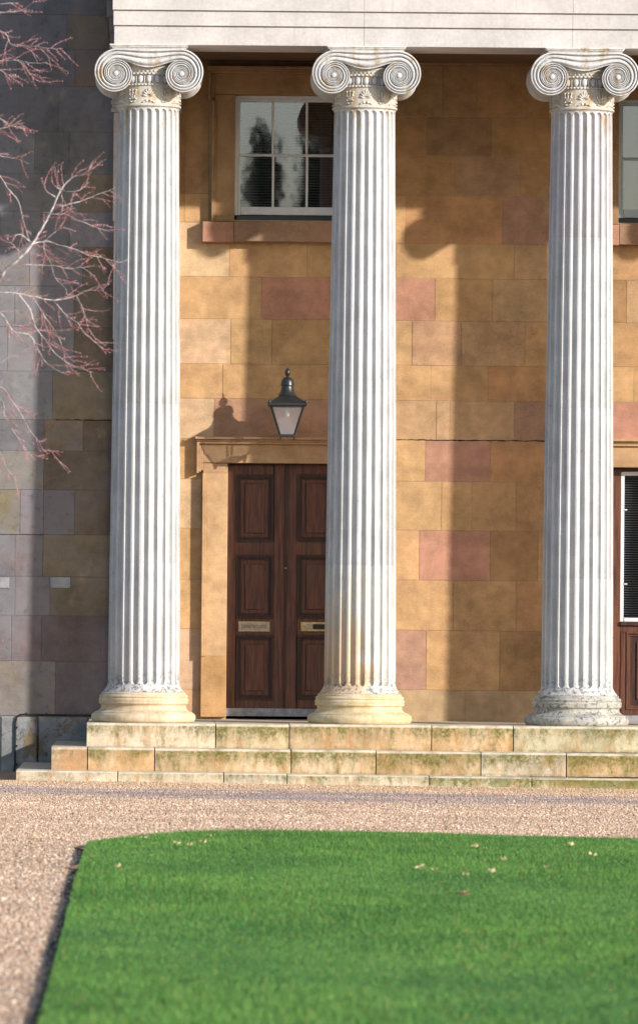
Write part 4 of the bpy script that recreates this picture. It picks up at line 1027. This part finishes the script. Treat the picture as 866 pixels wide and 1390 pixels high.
for nm, (pp, r0) in BR.items():
    dep = rr.uniform(-.5, .5)
    if nm in 'bcdegh' or nm in ('y', 'z') or nm.startswith('a'): dep = 0.0
    pts = [tp(x, y, dep+.10*math.sin(i*.7+len(pp))*(0 if i == 0 and len(pp) < 9 else .6)) for i, (x, y) in enumerate(pp)]
    if pp[0][0] < -80:                   # comes off the trunk
        z = min(8.6, max(1.8, pts[0].z+(.35 if pp[0][1] < 300 else -.25))); pts = [Vector((TX+.02, TY, z))]+pts
    sp = smooth(pts, 4); n = len(sp); off = [Vector((rr.uniform(-1, 1), 0, rr.uniform(-1, 1)))*.5*tu for _ in sp]
    sp = [p+(o if 0 < i < n-1 else Vector((0, 0, 0))) for i, (p, o) in enumerate(zip(sp, off))]
    rad = [max(.28, .68*r0*(1-.86*(i/(n-1))**.8)*(1.0+.12*rr.uniform(-1, 1)))*tu for i in range(n)]
    MB().tube(sp, rad, 7).build('branch', M['bark'], tree, 60)
    for i in range(2, n-1):              # side twigs
        if sp[i].x < PX(-30, 300, TY) or rr.random() > .52: continue
        d = (sp[i]-sp[i-1]).normalized(); sg = rr.choice((-1, 1)); a = rr.uniform(.4, 1.0)*sg
        dirv = Vector((d.x*math.cos(a)-d.z*math.sin(a), rr.uniform(-.3, .3), d.x*math.sin(a)+d.z*math.cos(a)))
        q = sp[i].copy(); tpnts = [q.copy()]; L_ = rr.uniform(8, 38)*tu
        for k in range(4):
            dirv = (dirv+Vector((.10, 0, rr.uniform(-.30, .22)))).normalized(); q = q+dirv*L_/4; tpnts.append(q.copy())
        if q.x > PX(178, 300, TY): continue
        twigs.tube(smooth(tpnts, 2), [max(.16, .48-.04*k)*tu for k in range(9)], 4)
        if rr.random() < .4:            # a finer shoot off the twig
            d2 = Vector((dirv.x+rr.uniform(-.6, .6), rr.uniform(-.2, .2), dirv.z+rr.uniform(-.6, .6))).normalized(); b2 = tpnts[2]
            twigs.tube([b2, b2+d2*L_*.28, b2+d2*L_*.5+Vector((0, 0, -.06*L_))], [.34*tu, .26*tu, .16*tu], 4)
        for k in (1, 2, 3, 4):
            for _ in range(2):
                o = tpnts[k]; buds.ell(o+Vector((rr.uniform(-1.5, 1.5), rr.uniform(-1, 1), rr.uniform(-1.5, 1.5)))*tu, .5*tu, .5*tu, .8*tu, 5, 3)
tag(twigs.build('twig_sprays', M['twig'], tree, 60), kind='stuff'); tag(buds.build('bud_sprays', M['twig'], tree, 60), kind='stuff')

# ------------------------------------------------------------------ leaves on the lawn
def leaf_mesh(size, seed):
    q = random.Random(seed); n = 9; vs = [(0, 0, .012)]; 
    for i in range(n):
        a = 2*math.pi*i/n; r = size*(1 if i % 2 else .62)*q.uniform(.8, 1.15); vs.append((r*math.cos(a)*1.3, r*math.sin(a)*.8, .012+q.uniform(.0, .03)))
    return vs, [(0, i+1, (i+1) % n+1) for i in range(n)]
LV = [(276, 1158, 'd'), (160, 1192, 'd'), (645, 1163, 'd'), (658, 1168, 'd'), (668, 1199, 'd'), (571, 1194, 'd'), (240, 1160, 'd'), (258, 1161, 'd'), (289, 1150, 'd'), (196, 1152, 'd'),
      (684, 1182, 'd'), (632, 1205, 'd'), (775, 1161, 'd'), (742, 1192, 'd'), (590, 1198, 'd'), (805, 1175, 'd')]
for i, (px, py, k) in enumerate(LV):
    x, y = G(px, py); vs, fs = leaf_mesh(R.uniform(.016, .030), i)
    o = MB().add([(x+a, y+b, ztop(x)+.018+c) for a, b, c in vs], fs).build('fallen_leaf', M['leaf_dry'])
    tag(o, 'small pale dry leaf lying on the mown green lawn', 'leaf', 'dry leaves scattered on the lawn')
for i, (px, py, sz, lab) in enumerate(((109, 1160, .05, 'red-brown dead leaf at the corner of the lawn edge'), (96, 1186, .055, 'larger red-brown dead leaf on gravel just below the lawn corner'),
                                  (628, 1229, .045, 'brown curled leaf lying alone in the middle of the lawn'))):
    x, y = G(px, py); vs, fs = leaf_mesh(sz, 40+i); zz = ztop(x)+.012 if i == 2 else GZ(x)+.012
    tag(MB().add([(x+a, y+b, zz+c) for a, b, c in vs], fs).build('fallen_leaf', M['leaf_red']), lab, 'leaf')

# ------------------------------------------------------------------ trees across the court (mirrored in the window panes)
def dark_tree(x, y, h, rw, label, seed):
    q = np.random.default_rng(seed); t_ = empty('evergreen_tree', (x, y, 0), label, 'tree')
    MB().tube([(x, y, 0), (x, y, h*.3), (x+.1, y, h*.8)], [.35, .28, .08], 8).build('trunk', M['trunk'], t_)
    n = 16000; u = q.uniform(0, 1, n)**.8; zz = h*(.18+.82*u); rad = rw*np.sqrt(q.uniform(0, 1, n))*(1-u**2.2)**.6*(1+.25*np.sin(9*u+q.uniform(0, 6)))
    a = q.uniform(0, 6.283, n); cx, cy = rad*np.cos(a), rad*np.sin(a); s = .22
    v = np.stack([cx, cy, zz], 1)[:, None, :]+q.normal(0, s, (n, 3, 3))
    fast_mesh('crown', v.reshape(-1, 3), np.arange(n*3).reshape(-1, 3), M['evergreen'], t_)
dark_tree(4.6, -185, 22.3, 1.5, 'dark evergreen tree across the court, lower and slimmer of two', 1)
dark_tree(7.9, -185, 33, 2.3, 'dark evergreen tree across the court, taller of two', 2)
hall = empty('college_range', (0, -215, 0), 'long brown stone range with slate roof across the court, facing the columns', 'building')
M['far_stone'] = m_plain('far_range_stone', (0.20, 0.15, 0.10), 0.9, 0.2, 0.2, 0, 0.6); M['slate'] = m_plain('roof_slate', (0.07, 0.07, 0.08), 0.7, 0.3, 0.2, 0, 1.0)
MB().block(-70, 90, -222, -212, -1, 10.5, 0.05).build('wall', M['far_stone'], hall)
MB().add([(-70.5, -211.5, 10.52), (90.5, -211.5, 10.52), (90.5, -222.5, 10.52), (-70.5, -222.5, 10.52), (-68, -217, 15), (88, -217, 15)], [(0, 1, 5, 4), (2, 3, 4, 5), (1, 2, 5), (3, 0, 4), (3, 2, 1, 0)]).build('roof', M['slate'], hall, fix=True)
for k in range(24):
    for z in (1.5, 6.2): MB().box(-64+k*6.4, -62.4+k*6.4, -212.02, -211.9, z, z+2.6).build('window', M['core_dark'], hall)
